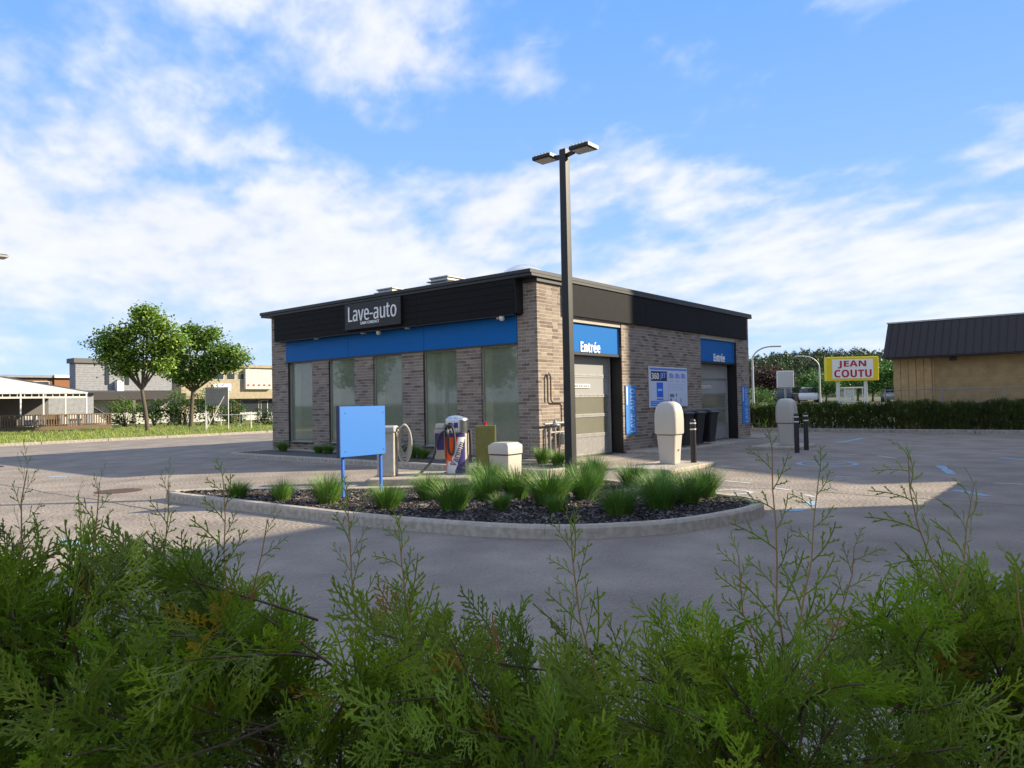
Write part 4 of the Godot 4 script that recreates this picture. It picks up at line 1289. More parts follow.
func make_left_background() -> void:
	# two young maples on the lawn
	tree("maple_tree", Vector3(-40.3, 0, -8.3), 71, 2.9, 0.15, [[Vector3(-1.0, 4.5, 0.8), Vector3(0.9, 0.5, 0.8)], [Vector3(0.7, 4.7, -0.6), Vector3(0.8, 0.5, 0.7)], [Vector3(-2.2, 6.3, 1.8), Vector3(0.95, 0.7, 0.9)], [Vector3(-1.2, 6.7, 1.1), Vector3(1.0, 0.75, 0.9)], [Vector3(-1.7, 5.5, 1.5), Vector3(1.1, 0.6, 0.9)], [Vector3(0.1, 7.5, 0.1), Vector3(0.95, 0.9, 0.9)], [Vector3(0.9, 7.0, -0.6), Vector3(0.8, 0.9, 0.8)], [Vector3(-0.6, 5.2, 0.6), Vector3(1.0, 0.6, 0.9)], [Vector3(0.5, 5.9, -0.4), Vector3(0.9, 0.7, 0.8)], [Vector3(0.0, 8.3, 0.1), Vector3(0.5, 0.45, 0.5)], [Vector3(1.5, 6.2, -1.2), Vector3(0.6, 0.6, 0.6)]], 13000, 0.19, Color(0.18, 0.28, 0.045), "taller leafy maple with pale trunk on the lawn, nearer the terrace restaurant", "tree", "maples on the lawn", Vector3(-0.25, 0, 0.25), 0.2)
	tree("maple_tree", Vector3(-45.7, 0, -14.1), 72, 2.9, 0.18, [[Vector3(0.9, 4.4, -0.7), Vector3(0.9, 0.5, 0.8)], [Vector3(-0.4, 4.2, 0.4), Vector3(0.8, 0.5, 0.7)], [Vector3(2.1, 6.3, -1.7), Vector3(0.95, 0.7, 0.9)], [Vector3(2.9, 5.7, -2.4), Vector3(0.85, 0.55, 0.8)], [Vector3(-0.8, 5.9, 0.8), Vector3(1.0, 0.7, 0.9)], [Vector3(0.4, 6.8, -0.4), Vector3(1.0, 0.8, 0.9)], [Vector3(1.2, 7.6, -1.0), Vector3(0.7, 0.5, 0.7)], [Vector3(1.2, 5.3, -0.9), Vector3(1.1, 0.6, 1.0)], [Vector3(-0.9, 4.8, 1.0), Vector3(0.9, 0.6, 0.8)], [Vector3(0.0, 7.9, 0.1), Vector3(0.5, 0.45, 0.5)], [Vector3(2.2, 4.9, -1.9), Vector3(0.8, 0.45, 0.7)]], 12500, 0.2, Color(0.14, 0.235, 0.038), "darker green maple on the lawn beside the framed notice board", "tree", "maples on the lawn", Vector3(0.15, 0, -0.1), 0.2)
	# terrace restaurant with white roof
	var R := thing("terrace_restaurant", "low restaurant with white canopy roof and wooden terrace railing", "restaurant")
	var rf := MB.new()
	var ez0 := -10.2; var ez1 := 12.0
	var a := Vector3(-55.6, 3.1, ez1); var b := Vector3(-55.6, 3.1, ez0); var c := Vector3(-63.0, 3.1, ez0); var d := Vector3(-63.0, 3.1, ez1)
	var e := Vector3(-59.5, 4.5, ez1); var f := Vector3(-59.5, 4.5, -4.6)
	rf.quad(a, b, f, e)
	rf.tri(b, c, f)
	rf.quad(c, d, e, f)
	rf.quad(Vector3(-55.6, 2.98, ez1), Vector3(-55.6, 2.98, ez0), b, a)
	rf.quad(Vector3(-55.6, 2.98, ez0), Vector3(-63, 2.98, ez0), c, b)
	obj("canopy_roof", rf, M["white roof"], R)
	for k in 14:
		var z := -10.1 + k * 1.6
		bx("canopy_post", Vector3(-55.72, 0.35, z - 0.05), Vector3(-55.62, 2.98, z + 0.05), M["white paint"], R)
	bx("canopy_beam", Vector3(-55.74, 2.62, -10.15), Vector3(-55.6, 2.75, 12), M["white paint"], R)
	for k in 44:
		bx("valance_bar", Vector3(-55.7, 2.75, -10.1 + k * 0.5), Vector3(-55.66, 2.98, -10.06 + k * 0.5), M["white paint"], R)
	bx("terrace_deck", Vector3(-63, 0.0, -12.0), Vector3(-55.4, 0.34, 12), M["deck wood"], R)
	bx("back_wall", Vector3(-63.1, 0.34, -9.6), Vector3(-62.8, 3.0, 12), M["dark board"], R)
	bx("counter_wall", Vector3(-60.2, 0.34, -5.5), Vector3(-60.0, 1.2, -2.0), M["white siding"], R)
	for k in 6: bx("screen_panel", Vector3(-56.2, 0.34, -9.9 + k * 1.6), Vector3(-56.15, 1.3, -8.9 + k * 1.6), M["deck wood" if k % 2 else "white siding"], R)
	for k in 62:
		var z := -12.0 + k * 0.19
		bx("baluster", Vector3(-55.5, 0.4, z), Vector3(-55.45, 1.22, z + 0.07), M["deck wood"], R)
	bx("hand_rail", Vector3(-55.54, 1.22, -12.05), Vector3(-55.4, 1.3, 0.2), M["deck wood"], R)
	bx("foot_rail", Vector3(-55.53, 0.4, -12.05), Vector3(-55.5, 0.48, 0.2), M["deck wood"], R)
	# restaurant's main house behind
	var H := thing("dark_roofed_house", "low house with dark shingle roof behind the white canopy", "house")
	bx("wall", Vector3(-74, 0, -14.0), Vector3(-64.5, 3.2, 14), M["grey siding"], H)
	var hr := MB.new()
	hr.quad(Vector3(-64, 3.2, 14), Vector3(-64, 3.2, -14.3), Vector3(-69, 4.9, -8.0), Vector3(-69, 4.9, 14))
	hr.tri(Vector3(-64, 3.2, -14.3), Vector3(-74, 3.2, -14.3), Vector3(-69, 4.9, -8.0))
	hr.quad(Vector3(-74, 3.2, -14.3), Vector3(-74, 3.2, 14), Vector3(-69, 4.9, 14), Vector3(-69, 4.9, -8.0))
	obj("roof", hr, M["shingle"], H)
	bx("chimney", Vector3(-70, 4.2, -4.2), Vector3(-69.2, 5.6, -3.4), M["orange brick"], H)
	# two-storey brick block further back
	var K := thing("orange_brick_block", "two storey orange brick block with white roof edge far behind the white canopy", "building")
	bx("wall", Vector3(-108, 0, -19.4), Vector3(-91, 5.7, -3.5), M["brown brick"], K)
	bx("end_wall", Vector3(-108, 0, -21.6), Vector3(-90.8, 5.7, -19.41), M["orange brick"], K)
	bx("roof_edge", Vector3(-108.4, 5.7, -21.9), Vector3(-90.4, 6.05, -19.3), M["white paint"], K)
	bx("roof_edge", Vector3(-108.4, 5.7, -19.29), Vector3(-90.6, 6.0, -3.0), M["grey siding"], K)
	var kw := []
	for k in 6: kw.append([-18.0 + k * 2.6, 4.6, 1.7, 1.2]); kw.append([-18.0 + k * 2.6, 1.9, 1.7, 1.2])
	windows(K, -91, kw, "dark window")
	for k in 3: bx("balcony", Vector3(-90.95, 3.4, -18.5 + k * 5.0), Vector3(-89.8, 4.3, -16.0 + k * 5.0), M["dark board"], K)
	# grey clad two-storey house with porch and stair
	var Gh := thing("grey_clad_house", "two storey grey clad house with white ground floor and dark outside stair", "house")
	bx("lower_wall", Vector3(-71.6, 0, -24.0), Vector3(-70.2, 3.5, -14.5), M["white siding"], Gh)
	for k in 12:
		var y := 3.6 + k * 0.235
		bx("siding_board", Vector3(-71.6, y, -24.2), Vector3(-70.0 - 0.012 * (k % 2), y + 0.225, -14.4), M["grey siding"], Gh)
	bx("roof_parapet", Vector3(-71.8, 6.42, -24.4), Vector3(-69.8, 6.9, -14.2), M["dark board"], Gh)
	bx("porch_roof", Vector3(-70.2, 2.6, -24.2), Vector3(-68.2, 3.5, -14.6), M["shingle"], Gh)
	bx("upper_window", Vector3(-70.02, 4.2, -17.6), Vector3(-69.94, 6.2, -17.2), M["dark window"], Gh)
	bx("upper_window", Vector3(-70.02, 4.2, -19.6), Vector3(-69.94, 6.2, -19.2), M["dark window"], Gh)
	bx("heat_pump", Vector3(-69.9, 3.5, -18.8), Vector3(-69.3, 4.6, -18.1), M["white paint"], Gh, 0.03)
	for z in [-19.4, -14.7]: bx("porch_post", Vector3(-68.5, 0, z - 0.12), Vector3(-68.26, 2.6, z + 0.12), M["dark board"], Gh)
	var stp := MB.new()
	for k in 13: stp.span(Vector3(-68.2, 2.5 - k * 0.2, -13.9 - k * 0.28), Vector3(-67.0, 2.62 - k * 0.2, -13.6 - k * 0.28))
	stp.bar(Vector3(-66.98, 2.75, -13.6), Vector3(-66.98, 0.05, -17.6), 0.06, 0.55, Vector3(1, 0, 0))
	obj("outside_stair", stp, M["dark board"], Gh)
	# shops
	var S := thing("shop_building", "two storey beige shop row with white sign panels and street windows", "shop")
	bx("wall", Vector3(-80, 0, -46), Vector3(-70.5, 6.4, -25.5), M["beige stucco"], S)
	bx("roof_edge", Vector3(-80.2, 6.4, -46.2), Vector3(-70.2, 6.75, -25.3), M["beige stucco"], S)
	bx("white_sign_panel", Vector3(-70.5, 3.75, -36.8), Vector3(-70.0, 6.2, -33.2), M["white siding"], S, 0.02)
	lettering("sign_print", "• • • • •", 3.2, 0.22, 0.02, Vector3(-69.98, 4.25, -35.0), Basis(Vector3.UP, PI / 2), M["red letters"], S)
	bx("small_sign_panel", Vector3(-70.5, 3.6, -31.5), Vector3(-70.35, 4.4, -29.2), M["white paint"], S)
	var sw := []
	for k in 5: sw.append([-27.2 - k * 1.45, 5.3, 1.0, 0.7])
	windows(S, -70.5, sw, "dark window")
	bx("awning_band", Vector3(-70.5, 2.6, -46), Vector3(-69.4, 3.3, -25.5), M["beige stucco"], S)
	bx("lower_wall", Vector3(-70.5, 0, -38), Vector3(-70.3, 1.0, -26), M["white siding"], S)
	windows(S, -70.35, [[-33.9, 1.7, 2.4, 1.5], [-37.2, 1.7, 1.6, 1.6], [-30.9, 1.3, 1.1, 2.2], [-28.3, 1.8, 1.5, 1.3], [-35.9, 1.25, 0.8, 2.2]], "dark window")
	bx("door", Vector3(-70.32, 0.05, -32.6), Vector3(-70.24, 2.2, -31.7), M["rust"], S)
	# notice board on thin posts, back turned
	var N := thing("framed_notice_board", "dark blank notice board on white tube posts at the lawn edge", "sign", Vector3(-38.7, 0, -12.5), 39)
	bx("panel", Vector3(-0.78, 1.84, -0.04), Vector3(0.78, 3.0, 0.04), M["weathered board"], N)
	bx("panel_frame", Vector3(-0.84, 1.78, -0.06), Vector3(0.84, 1.83, 0.06), M["grey siding"], N)
	bx("panel_frame", Vector3(-0.84, 3.01, -0.06), Vector3(0.84, 3.06, 0.06), M["grey siding"], N)
	for x in [-0.82, 0.82]:
		var mb := MB.new()
		mb.tube([Vector3(x, -0.02, 0), Vector3(x, 3.1, 0)], [0.035, 0.035], 8)
		obj("post", mb, M["white paint"], N)
	var br := MB.new()
	br.tube([Vector3(-0.6, 0, 0.5), Vector3(0.55, 2.4, 0.06)], [0.03, 0.03], 6)
	obj("brace", br, M["white paint"], N)
	for q in [Vector3(-41.5, 0, -13.2), Vector3(-37.4, 0, -14.4)]:
		var po := MB.new()
		po.tube([q, q + Vector3(0, 1.25, 0)], [0.035, 0.03], 8)
		tag(obj("thin_post", po, M["white paint"], self), "thin white stake standing in the lawn near the notice board", "post", "white stakes in the lawn")
	var rl := thing("low_railing", "low white pipe railing in front of the shops", "railing", Vector3(-46, 0, -18.5), 40)
	for x in [-1.6, 0.0, 1.6]:
		var po := MB.new()
		po.tube([Vector3(x, 0, 0), Vector3(x, 0.95, 0)], [0.04, 0.04], 8)
		obj("post", po, M["white paint"], rl)
	var rp := MB.new()
	rp.tube([Vector3(-1.7, 0.95, 0), Vector3(1.7, 0.95, 0)], [0.035, 0.035], 8)
	obj("rail", rp, M["white paint"], rl)
	# shrubs
	var gb := "shrubs along the back of the lawn"
	bush(Vector3(-58.0, 0, -14.2), 81, Vector3(1.7, 1.35, 1.5), 1600, 0.17, Color(0.13, 0.2, 0.035), "rounded green shrub by the grey clad house's porch", gb)
	bush(Vector3(-55.2, 0, -15.6), 82, Vector3(1.5, 1.25, 1.4), 1500, 0.17, Color(0.075, 0.14, 0.025), "dark green shrub behind the taller maple's trunk", gb)
	bush(Vector3(-54.2, 0, -17.6), 83, Vector3(2.0, 1.6, 1.5), 2000, 0.17, Color(0.085, 0.15, 0.028), "large green shrub between the two maples", gb)
	bush(Vector3(-52.6, 0, -19.6), 84, Vector3(1.5, 1.9, 1.4), 1700, 0.17, Color(0.13, 0.21, 0.035), "bright green upright shrub behind the darker maple", gb)
	bush(Vector3(-50.6, 0, -20.4), 86, Vector3(1.2, 1.2, 1.2), 1100, 0.17, Color(0.08, 0.15, 0.028), "low green shrub behind the notice board", gb)
	bush(Vector3(-44.6, 0, -20.1), 85, Vector3(1.1, 0.72, 1.1), 1200, 0.12, Color(0.035, 0.08, 0.018), "small dark rounded shrub next to the car wash's far brick edge", gb)

# ------------------------------------------------------------------ right background
func street_lamp(at: Vector3, h: float, arm: Vector3, label: String) -> void:
	var t := thing("street_lamp", label, "street lamp", at, 0, "curved arm street lamps")
	var p := MB.new()
	p.tube([Vector3.ZERO, Vector3(0, h - 0.9, 0)], [0.085, 0.06], 8)
	obj("pole", p, M["pole metal"], t)
	var q := []; var r := []
	for k in 9:
		var a := PI / 2 * k / 8.0
		q.append(Vector3(arm.x * (1 - cos(a)), h - 0.9 + 0.85 * sin(a), arm.z * (1 - cos(a)))); r.append(0.045)
	var b := MB.new()
	b.tube(q, r, 7)
	obj("arm", b, M["pole metal"], t)
	var l := MB.new()
	var e: Vector3 = q[-1]
	var d := arm.normalized()
	l.bar(e - d * 0.05, e + d * 0.6, 0.2, 0.09, Vector3.UP, 0.03)
	obj("lamp_head", l, M["pole metal"], t)

func car(at: Vector3, turn: float, m: String, label: String) -> void:
	var t := thing("parked_car", label, "car", at, turn, "cars beyond the hedge")
	var b := MB.new()
	b.loft(Vector3.ZERO, [[0.28, 2.05, 0.78, 0.2], [0.5, 2.15, 0.86, 0.25], [0.8, 2.12, 0.86, 0.25], [0.93, 2.0, 0.8, 0.25]], 5)
	obj("body", b, M[m], t)
	var c := MB.new()
	c.loft(Vector3(-0.15, 0, 0), [[0.92, 1.35, 0.76, 0.15], [1.25, 1.0, 0.66, 0.15], [1.4, 0.8, 0.6, 0.15]], 5)
	var cab := obj("cabin_glass", c, M["dark window"], t)
	var rf := MB.new()
	rf.loft(Vector3(-0.15, 0, 0), [[1.39, 0.86, 0.62, 0.15], [1.45, 0.75, 0.55, 0.15]], 5)
	obj("roof", rf, M[m], cab)
	for x in [-1.3, 1.3]:
		for z in [-0.8, 0.8]:
			var w := MB.new()
			w.tube([Vector3(x, 0.32, z - 0.1), Vector3(x, 0.32, z + 0.1)], [0.32, 0.32], 14)
			obj("wheel", w, M["rubber"], t)
	for z in [-0.6, 0.6]: bx("headlight", Vector3(2.06, 0.6, z - 0.15), Vector3(2.16, 0.74, z + 0.15), M["lamp lens"], t, 0.01)

func make_right_background() -> void:
	# grass bank beyond the hedge
	var bk := MB.new()
	bk.quad(Vector3(-60, 0.0, -36), Vector3(60, 0.0, -36), Vector3(60, 0.95, -46), Vector3(-60, 0.95, -46))
	bk.quad(Vector3(-60, 0.95, -46), Vector3(60, 0.95, -46), Vector3(60, 1.05, -110), Vector3(-60, 1.05, -110))
	setting("grass_bank", bk, M["meadow"])
	# clipped cedar hedge
	cedar_screen()
	# tan building with brown metal mansard roof
	var T := thing("tan_building", "tan walled flat building with dark brown metal mansard roof behind the hedge", "building")
	bx("wall", Vector3(3.75, 0, -34), Vector3(10.8, 3.25, -21.0), M["tan wall"], T)
	for k in 5: bx("siding_board", Vector3(3.72 + k * 0.3, 0.1, -21.0), Vector3(4.0 + k * 0.3, 3.2, -20.965), M["tan siding"], T, 0.004)
	bx("wall_joint", Vector3(5.25, 0.1, -21.0), Vector3(5.29, 3.2, -20.96), M["tan siding"], T)
	for y in [1.15, 2.2]: bx("wall_joint", Vector3(5.3, y, -21.0), Vector3(10.8, y + 0.02, -20.985), M["tan siding"], T)
	bx("eave", Vector3(3.5, 3.14, -34.6), Vector3(11.2, 3.195, -20.35), M["brown roof"], T)
	var rf := MB.new()
	rf.quad(Vector3(3.46, 3.2, -20.3), Vector3(11.3, 3.2, -20.3), Vector3(11.3, 4.7, -20.7), Vector3(3.62, 4.7, -20.7))
	rf.quad(Vector3(3.46, 3.2, -34.7), Vector3(3.46, 3.2, -20.3), Vector3(3.62, 4.7, -20.7), Vector3(3.62, 4.7, -34.0))
	rf.quad(Vector3(3.62, 4.7, -20.7), Vector3(11.3, 4.7, -20.7), Vector3(11.3, 4.7, -34), Vector3(3.62, 4.7, -34))
	obj("roof", rf, M["brown roof"], T)
	for k in 27:   # standing seams
		var u := (k + 0.5) / 27.0
		var mb := MB.new()
		mb.bar(Vector3(lerpf(3.5, 11.25, u), 3.2, -20.285), Vector3(lerpf(3.66, 11.25, u), 4.71, -20.685), 0.022, 0.03, Vector3(0, 0, 1))
		obj("roof_seam", mb, M["brown roof"], T)
	bx("roof_trim", Vector3(3.58, 4.69, -20.76), Vector3(11.3, 4.75, -20.66), M["aluminium"], T)
	bx("wall_lamp", Vector3(5.9, 2.98, -20.98), Vector3(6.15, 3.12, -20.85), M["dark trim"], T)
	# chain link fence in front of it
	var F := thing("chain_link_fence", "grey chain link fence with top rail before the tan wall", "fence", Vector3(0, 0, -20.1))
	for k in 4:
		var x := 3.55 + k * 2.15
		var po := MB.new()
		po.tube([Vector3(x, 0, 0), Vector3(x, 1.8, 0)], [0.03, 0.03], 8)
		obj("post", po, M["galvanised"], F)
	var tr := MB.new()
	tr.tube([Vector3(3.55, 1.78, 0), Vector3(10.2, 1.78, 0)], [0.022, 0.022], 6)
	obj("top_rail", tr, M["galvanised"], F)
	var ws := MB.new()
	for k in 62:
		var x := 2.2 + k * 0.14
		for s in [-1.0, 1.0]:
			var p0 := Vector3(x, 0.15, 0.004 * s); var p1 := Vector3(x + 1.6, 1.76, 0.004 * s)
			if s < 0: p0.x += 1.6; p1.x -= 1.6
			var lo := maxf(3.55, minf(p0.x, p1.x)); var hi := minf(10.2, maxf(p0.x, p1.x))
			if hi - lo < 0.1: continue
			var q0 := p0.lerp(p1, (lo - p0.x) / (p1.x - p0.x)); var q1 := p0.lerp(p1, (hi - p0.x) / (p1.x - p0.x))
			ws.bar(q0, q1, 0.005, 0.005, Vector3(0, 0, 1))
	obj("wire_mesh", ws, M["galvanised"], F).set_meta("kind", "stuff")
	# drugstore sign
	var J := thing("drugstore_sign", "yellow edged roadside sign with big red letters on two pale posts", "sign", Vector3(-2.6, 0, -38.85), -39.4)
	J.rotation.y = deg_to_rad(39.4)
	bx("sign_cabinet", Vector3(-1.78, 2.58, -0.2), Vector3(1.78, 4.22, 0.2), M["yellow sign"], J, 0.02)
	bx("sign_face", Vector3(-1.4, 2.74, 0.2), Vector3(1.4, 4.06, 0.215), M["white letters"], J, 0.004)
	lettering("sign_lettering", "JEAN", 1.95, 0.52, 0.02, Vector3(-0.05, 3.7, 0.225), Basis(), M["red letters"], J)
	lettering("sign_lettering", "COUTU", 2.55, 0.52, 0.02, Vector3(0.0, 3.08, 0.225), Basis(), M["red letters"], J)
	for x in [-0.95, 0.95]: bx("post", Vector3(x - 0.09, 0, -0.09), Vector3(x + 0.09, 2.58, 0.09), M["white paint"], J, 0.01)
	var W := thing("blank_white_sign", "small blank white sign box on one thin post beyond the hedge", "sign", Vector3(-2.68, 0, -25.85), 39.4)
	bx("sign_box", Vector3(-0.44, 2.08, -0.1), Vector3(0.44, 3.0, 0.1), M["white paint"], W, 0.015)
	bx("post", Vector3(-0.04, 0, -0.04), Vector3(0.04, 2.08, 0.04), M["pole metal"], W)
	street_lamp(Vector3(-5.95, 0, -29.65), 4.75, Vector3(0.95, 0, -0.7), "grey street lamp next to the car wash edge, arm curving over the hedge")
	street_lamp(Vector3(-5.85, 0.9, -42.7), 3.75, Vector3(-0.95, 0, 0.8), "grey street lamp between the two roadside signs")
	# bus shelter
	var bs := thing("bus_shelter", "small glazed bus shelter with white frame under the yellow sign", "shelter", Vector3(-4.9, 0.93, -47.4), 39)
	bx("roof", Vector3(-0.75, 1.2, -0.6), Vector3(0.75, 1.3, 0.6), M["white paint"], bs, 0.02)
	for x in [-0.7, 0.0, 0.7]: bx("post", Vector3(x - 0.03, 0, 0.5), Vector3(x + 0.03, 1.2, 0.56), M["white paint"], bs)
	bx("pane", Vector3(-0.7, 0.1, -0.56), Vector3(0.7, 1.18, -0.54), M["shelter glass"], bs)
	bx("pane", Vector3(-0.67, 0.1, 0.52), Vector3(-0.03, 1.18, 0.54), M["shelter glass"], bs)
	# brick house
	var Hh := thing("brown_brick_house", "brown brick house with low pitched roof behind the blank white sign", "house", Vector3(-18.2, 1.0, -73.0), 25)
	bx("wall", Vector3(-3.2, 0, -8), Vector3(1.9, 2.5, 0), M["brown brick"], Hh)
	var hr := MB.new()
	hr.quad(Vector3(-3.6, 2.4, 0.4), Vector3(-0.6, 3.3, 0.4), Vector3(-0.6, 3.3, -8.4), Vector3(-3.6, 2.4, -8.4))
	hr.quad(Vector3(-0.6, 3.3, 0.4), Vector3(2.3, 2.4, 0.4), Vector3(2.3, 2.4, -8.4), Vector3(-0.6, 3.3, -8.4))
	obj("roof", hr, M["shingle"], Hh)
	var gbl := MB.new()
	gbl.tri(Vector3(-3.2, 2.5, 0.002), Vector3(1.9, 2.5, 0.002), Vector3(-0.6, 3.26, 0.002))
	obj("gable", gbl, M["beige stucco"], Hh)
	for x in [-2.2, 0.6]:
		var w := bx("window", Vector3(x - 0.45, 0.9, 0.0), Vector3(x + 0.45, 1.8, 0.06), M["white paint"], Hh)
		bx("pane", Vector3(x - 0.38, 0.97, 0.06), Vector3(x + 0.38, 1.73, 0.075), M["dark window"], w)
	var g := "trees beyond the hedge"
	tree("purple_tree", Vector3(-16.0, 0.9, -60.2), 91, 1.6, 0.12, [[Vector3(0, 3.0, 0), Vector3(1.5, 1.1, 1.4)], [Vector3(0.5, 2.3, -0.3), Vector3(1.4, 0.8, 1.2)], [Vector3(-0.6, 2.2, 0.4), Vector3(1.3, 0.8, 1.2)]], 3200, 0.2, Color(0.07, 0.03, 0.03), "dark purple leaved tree beside the car wash edge", "tree", g)
	tree("small_tree", Vector3(-7.9, 0.0, -34.7), 92, 0.9, 0.06, [[Vector3(0, 1.75, 0), Vector3(0.85, 0.45, 0.8)], [Vector3(0.5, 1.5, -0.5), Vector3(0.7, 0.4, 0.6)]], 1600, 0.11, Color(0.085, 0.18, 0.025), "small bright green tree right behind the hedge under the street lamp", "tree", g)
	var spots := [[-12.4, -63.0, 3.4, Color(0.07, 0.16, 0.03)], [-9.0, -66.0, 3.9, Color(0.055, 0.13, 0.028)], [-6.2, -60.0, 3.2, Color(0.08, 0.18, 0.03)], [-4.0, -56.0, 3.6, Color(0.08, 0.17, 0.03)], [-1.4, -55.0, 3.3, Color(0.07, 0.155, 0.03)], [-9.4, -56.5, 2.6, Color(0.07, 0.16, 0.03)], [-7.6, -75.0, 5.0, Color(0.05, 0.115, 0.03)], [-12.6, -78.0, 5.2, Color(0.045, 0.11, 0.03)]]
	var names := ["light green tree beside the brown brick house", "full green tree behind the yellow sign", "bright green tree under the yellow sign's post", "bright green tree between the yellow sign and tan building", "green tree touching the tan building's edge", "low green tree behind the second street lamp", "taller dark tree rising behind the yellow sign", "taller dark tree behind the brown brick house"]
	for k in spots.size():
		var q: Array = spots[k]
		var s: float = q[2] / 3.4
		tree("roadside_tree", Vector3(q[0], 0.95, q[1]), 100 + k, 1.1 * s, 0.1 * s, [[Vector3(0, 2.5, 0) * s, Vector3(1.2, 0.8, 1.2) * s], [Vector3(0.7, 1.8, -0.5) * s, Vector3(1.0, 0.7, 1.0) * s], [Vector3(-0.7, 1.7, 0.5) * s, Vector3(1.0, 0.7, 1.0) * s]], 2200, 0.2 * s, q[3], names[k], "tree", g)
	car(Vector3(-11.2, 0.95, -57.0), 109, "car white", "white car parked near the brown brick house")
	car(Vector3(-13.6, 0.95, -57.5), 109, "car dark", "dark car parked next to the white one")
	car(Vector3(-4.0, 0.85, -57.6), 105, "car silver", "silver car by the tan building's edge beyond the hedge")
	# wooded hill
	var hill := MB.new()
	var n := 40
	for k in n:
		for j in 5:
			var f := func(kk: int, jj: int) -> Vector3:
				var u := kk / float(n)
				var xx := lerpf(-330.0, 260.0, u)
				var ridge := 13.0 + 3.0 * sin(u * 14.0 - 4.3) + 1.5 * sin(u * 37.0)
				return Vector3(xx, 0.9 + ridge * sin(PI / 2 * jj / 5.0), -235.0 - jj * 22.0 + xx * 0.12)
			hill.quad(f.call(k, j), f.call(k + 1, j), f.call(k + 1, j + 1), f.call(k, j + 1))
	setting("wooded_hill", hill, M["meadow"])
	var clumpm := MB.new()
	var r := RandomNumberGenerator.new()
	r.seed = 44
	for k in 90:
		var d := Vector3(r.randfn(), r.randfn(), r.randfn()).normalized() * pow(r.randf(), 0.3)
		var p := Vector3(d.x * 1.7, 2.6 + d.y * 2.5, d.z * 1.7) * (1.0 if d.y < 0.2 else 0.96)
		p.x *= 1.0 - maxf(0, d.y) * 0.45; p.z *= 1.0 - maxf(0, d.y) * 0.45
		var a := Vector3(r.randfn(), r.randfn(), r.randfn()).normalized() * 0.55
		var b := Vector3(r.randfn(), r.randfn(), r.randfn()).normalized() * 0.55
		clumpm.tri(p, p + a, p + b)
	var trs := []; var cols := []
	for k in 5200:
		var u := r.randf()
		var jj := r.randf_range(0.2, 5.0)
		var xx := lerpf(-330.0, 260.0, u)
		var ridge := 13.0 + 3.0 * sin(u * 14.0 - 4.3) + 1.5 * sin(u * 37.0)
		var s := r.randf_range(0.7, 1.35)
		trs.append(Transform3D(Basis(Vector3.UP, r.randf() * TAU).scaled(Vector3(s, s * r.randf_range(0.9, 1.3), s)), Vector3(xx, 0.6 + ridge * sin(PI / 2 * jj / 5.0), -235.0 - jj * 22.0 + xx * 0.12)))
		var g2 := r.randf_range(0.7, 1.3)
		if r.randf() < 0.4: cols.append(Color(0.025 * g2, 0.042 * g2, 0.022 * g2))
		else: cols.append(Color(0.04 * g2, 0.066 * g2, 0.025 * g2))
	tag(copies("hillside_wood", clumpm.mesh(), M["leaf"], trs, cols, self), "dense dark green wood covering the far hill", "wood")

func cedar_screen() -> void:
	var t := thing("clipped_cedar_hedge", "long clipped dark green cedar hedge behind the far kerb of the lot", "hedge")
	var r := RandomNumberGenerator.new()
	r.seed = 61
	var st := MB.new()
	for k in 52:
		var x := -13.0 + k * 0.47
		st.tube([Vector3(x, 0, -19.55), Vector3(x + r.randf_range(-0.08, 0.08), 1.0, -19.55)], [0.03, 0.012], 5, false)
	obj("stems", st, M["cedar bark"], t).set_meta("kind", "stuff")
	var lf := MB.new()
	for k in 9:   # small flat spray
		var a := r.randf_range(-0.9, 0.9)
		var o := Vector3(r.randf_range(-0.05, 0.05), 0.02 * k, 0)
		var d := Vector3(sin(a), cos(a), r.randf_range(-0.3, 0.3)) * r.randf_range(0.06, 0.11)
		var s := Vector3(cos(a), -sin(a), 0) * 0.013
		lf.tri(o - s, o + s, o + d)
	var tr := []; var cs := []
	for k in 15000:
		var x := r.randf_range(-13.2, 11.6)
		var den := 0.5 + 0.5 * sin(x * 2.4) * sin(x * 0.9 + 1.0)
		var top := 1.13 + 0.05 * sin(x * 1.7) + 0.04 * sin(x * 5.1)
		var side := r.randf_range(-1, 1)
		var y := 0.06 + (top - 0.06) * pow(r.randf(), 0.8)
		var z := -19.55 + side * 0.38 * (0.75 + 0.25 * den) * (1.0 - 0.35 * pow(y / top, 4.0))
		if r.randf() < 0.25: z = -19.55 + 0.36 * (0.85 + 0.15 * den)
		var b := Basis(Vector3.UP, r.randf() * TAU) * Basis(Vector3.RIGHT, r.randf_range(0.0, 0.8))
		tr.append(Transform3D(b.scaled(Vector3.ONE * r.randf_range(0.8, 1.4)), Vector3(x, y, z)))
		var g := r.randf_range(0.65, 1.35) * (0.8 + 0.3 * den)
		cs.append(Color(0.075 * g, 0.105 * g, 0.02 * g))
	copies("foliage", lf.mesh(), M["cedar leaf"], tr, cs, t)

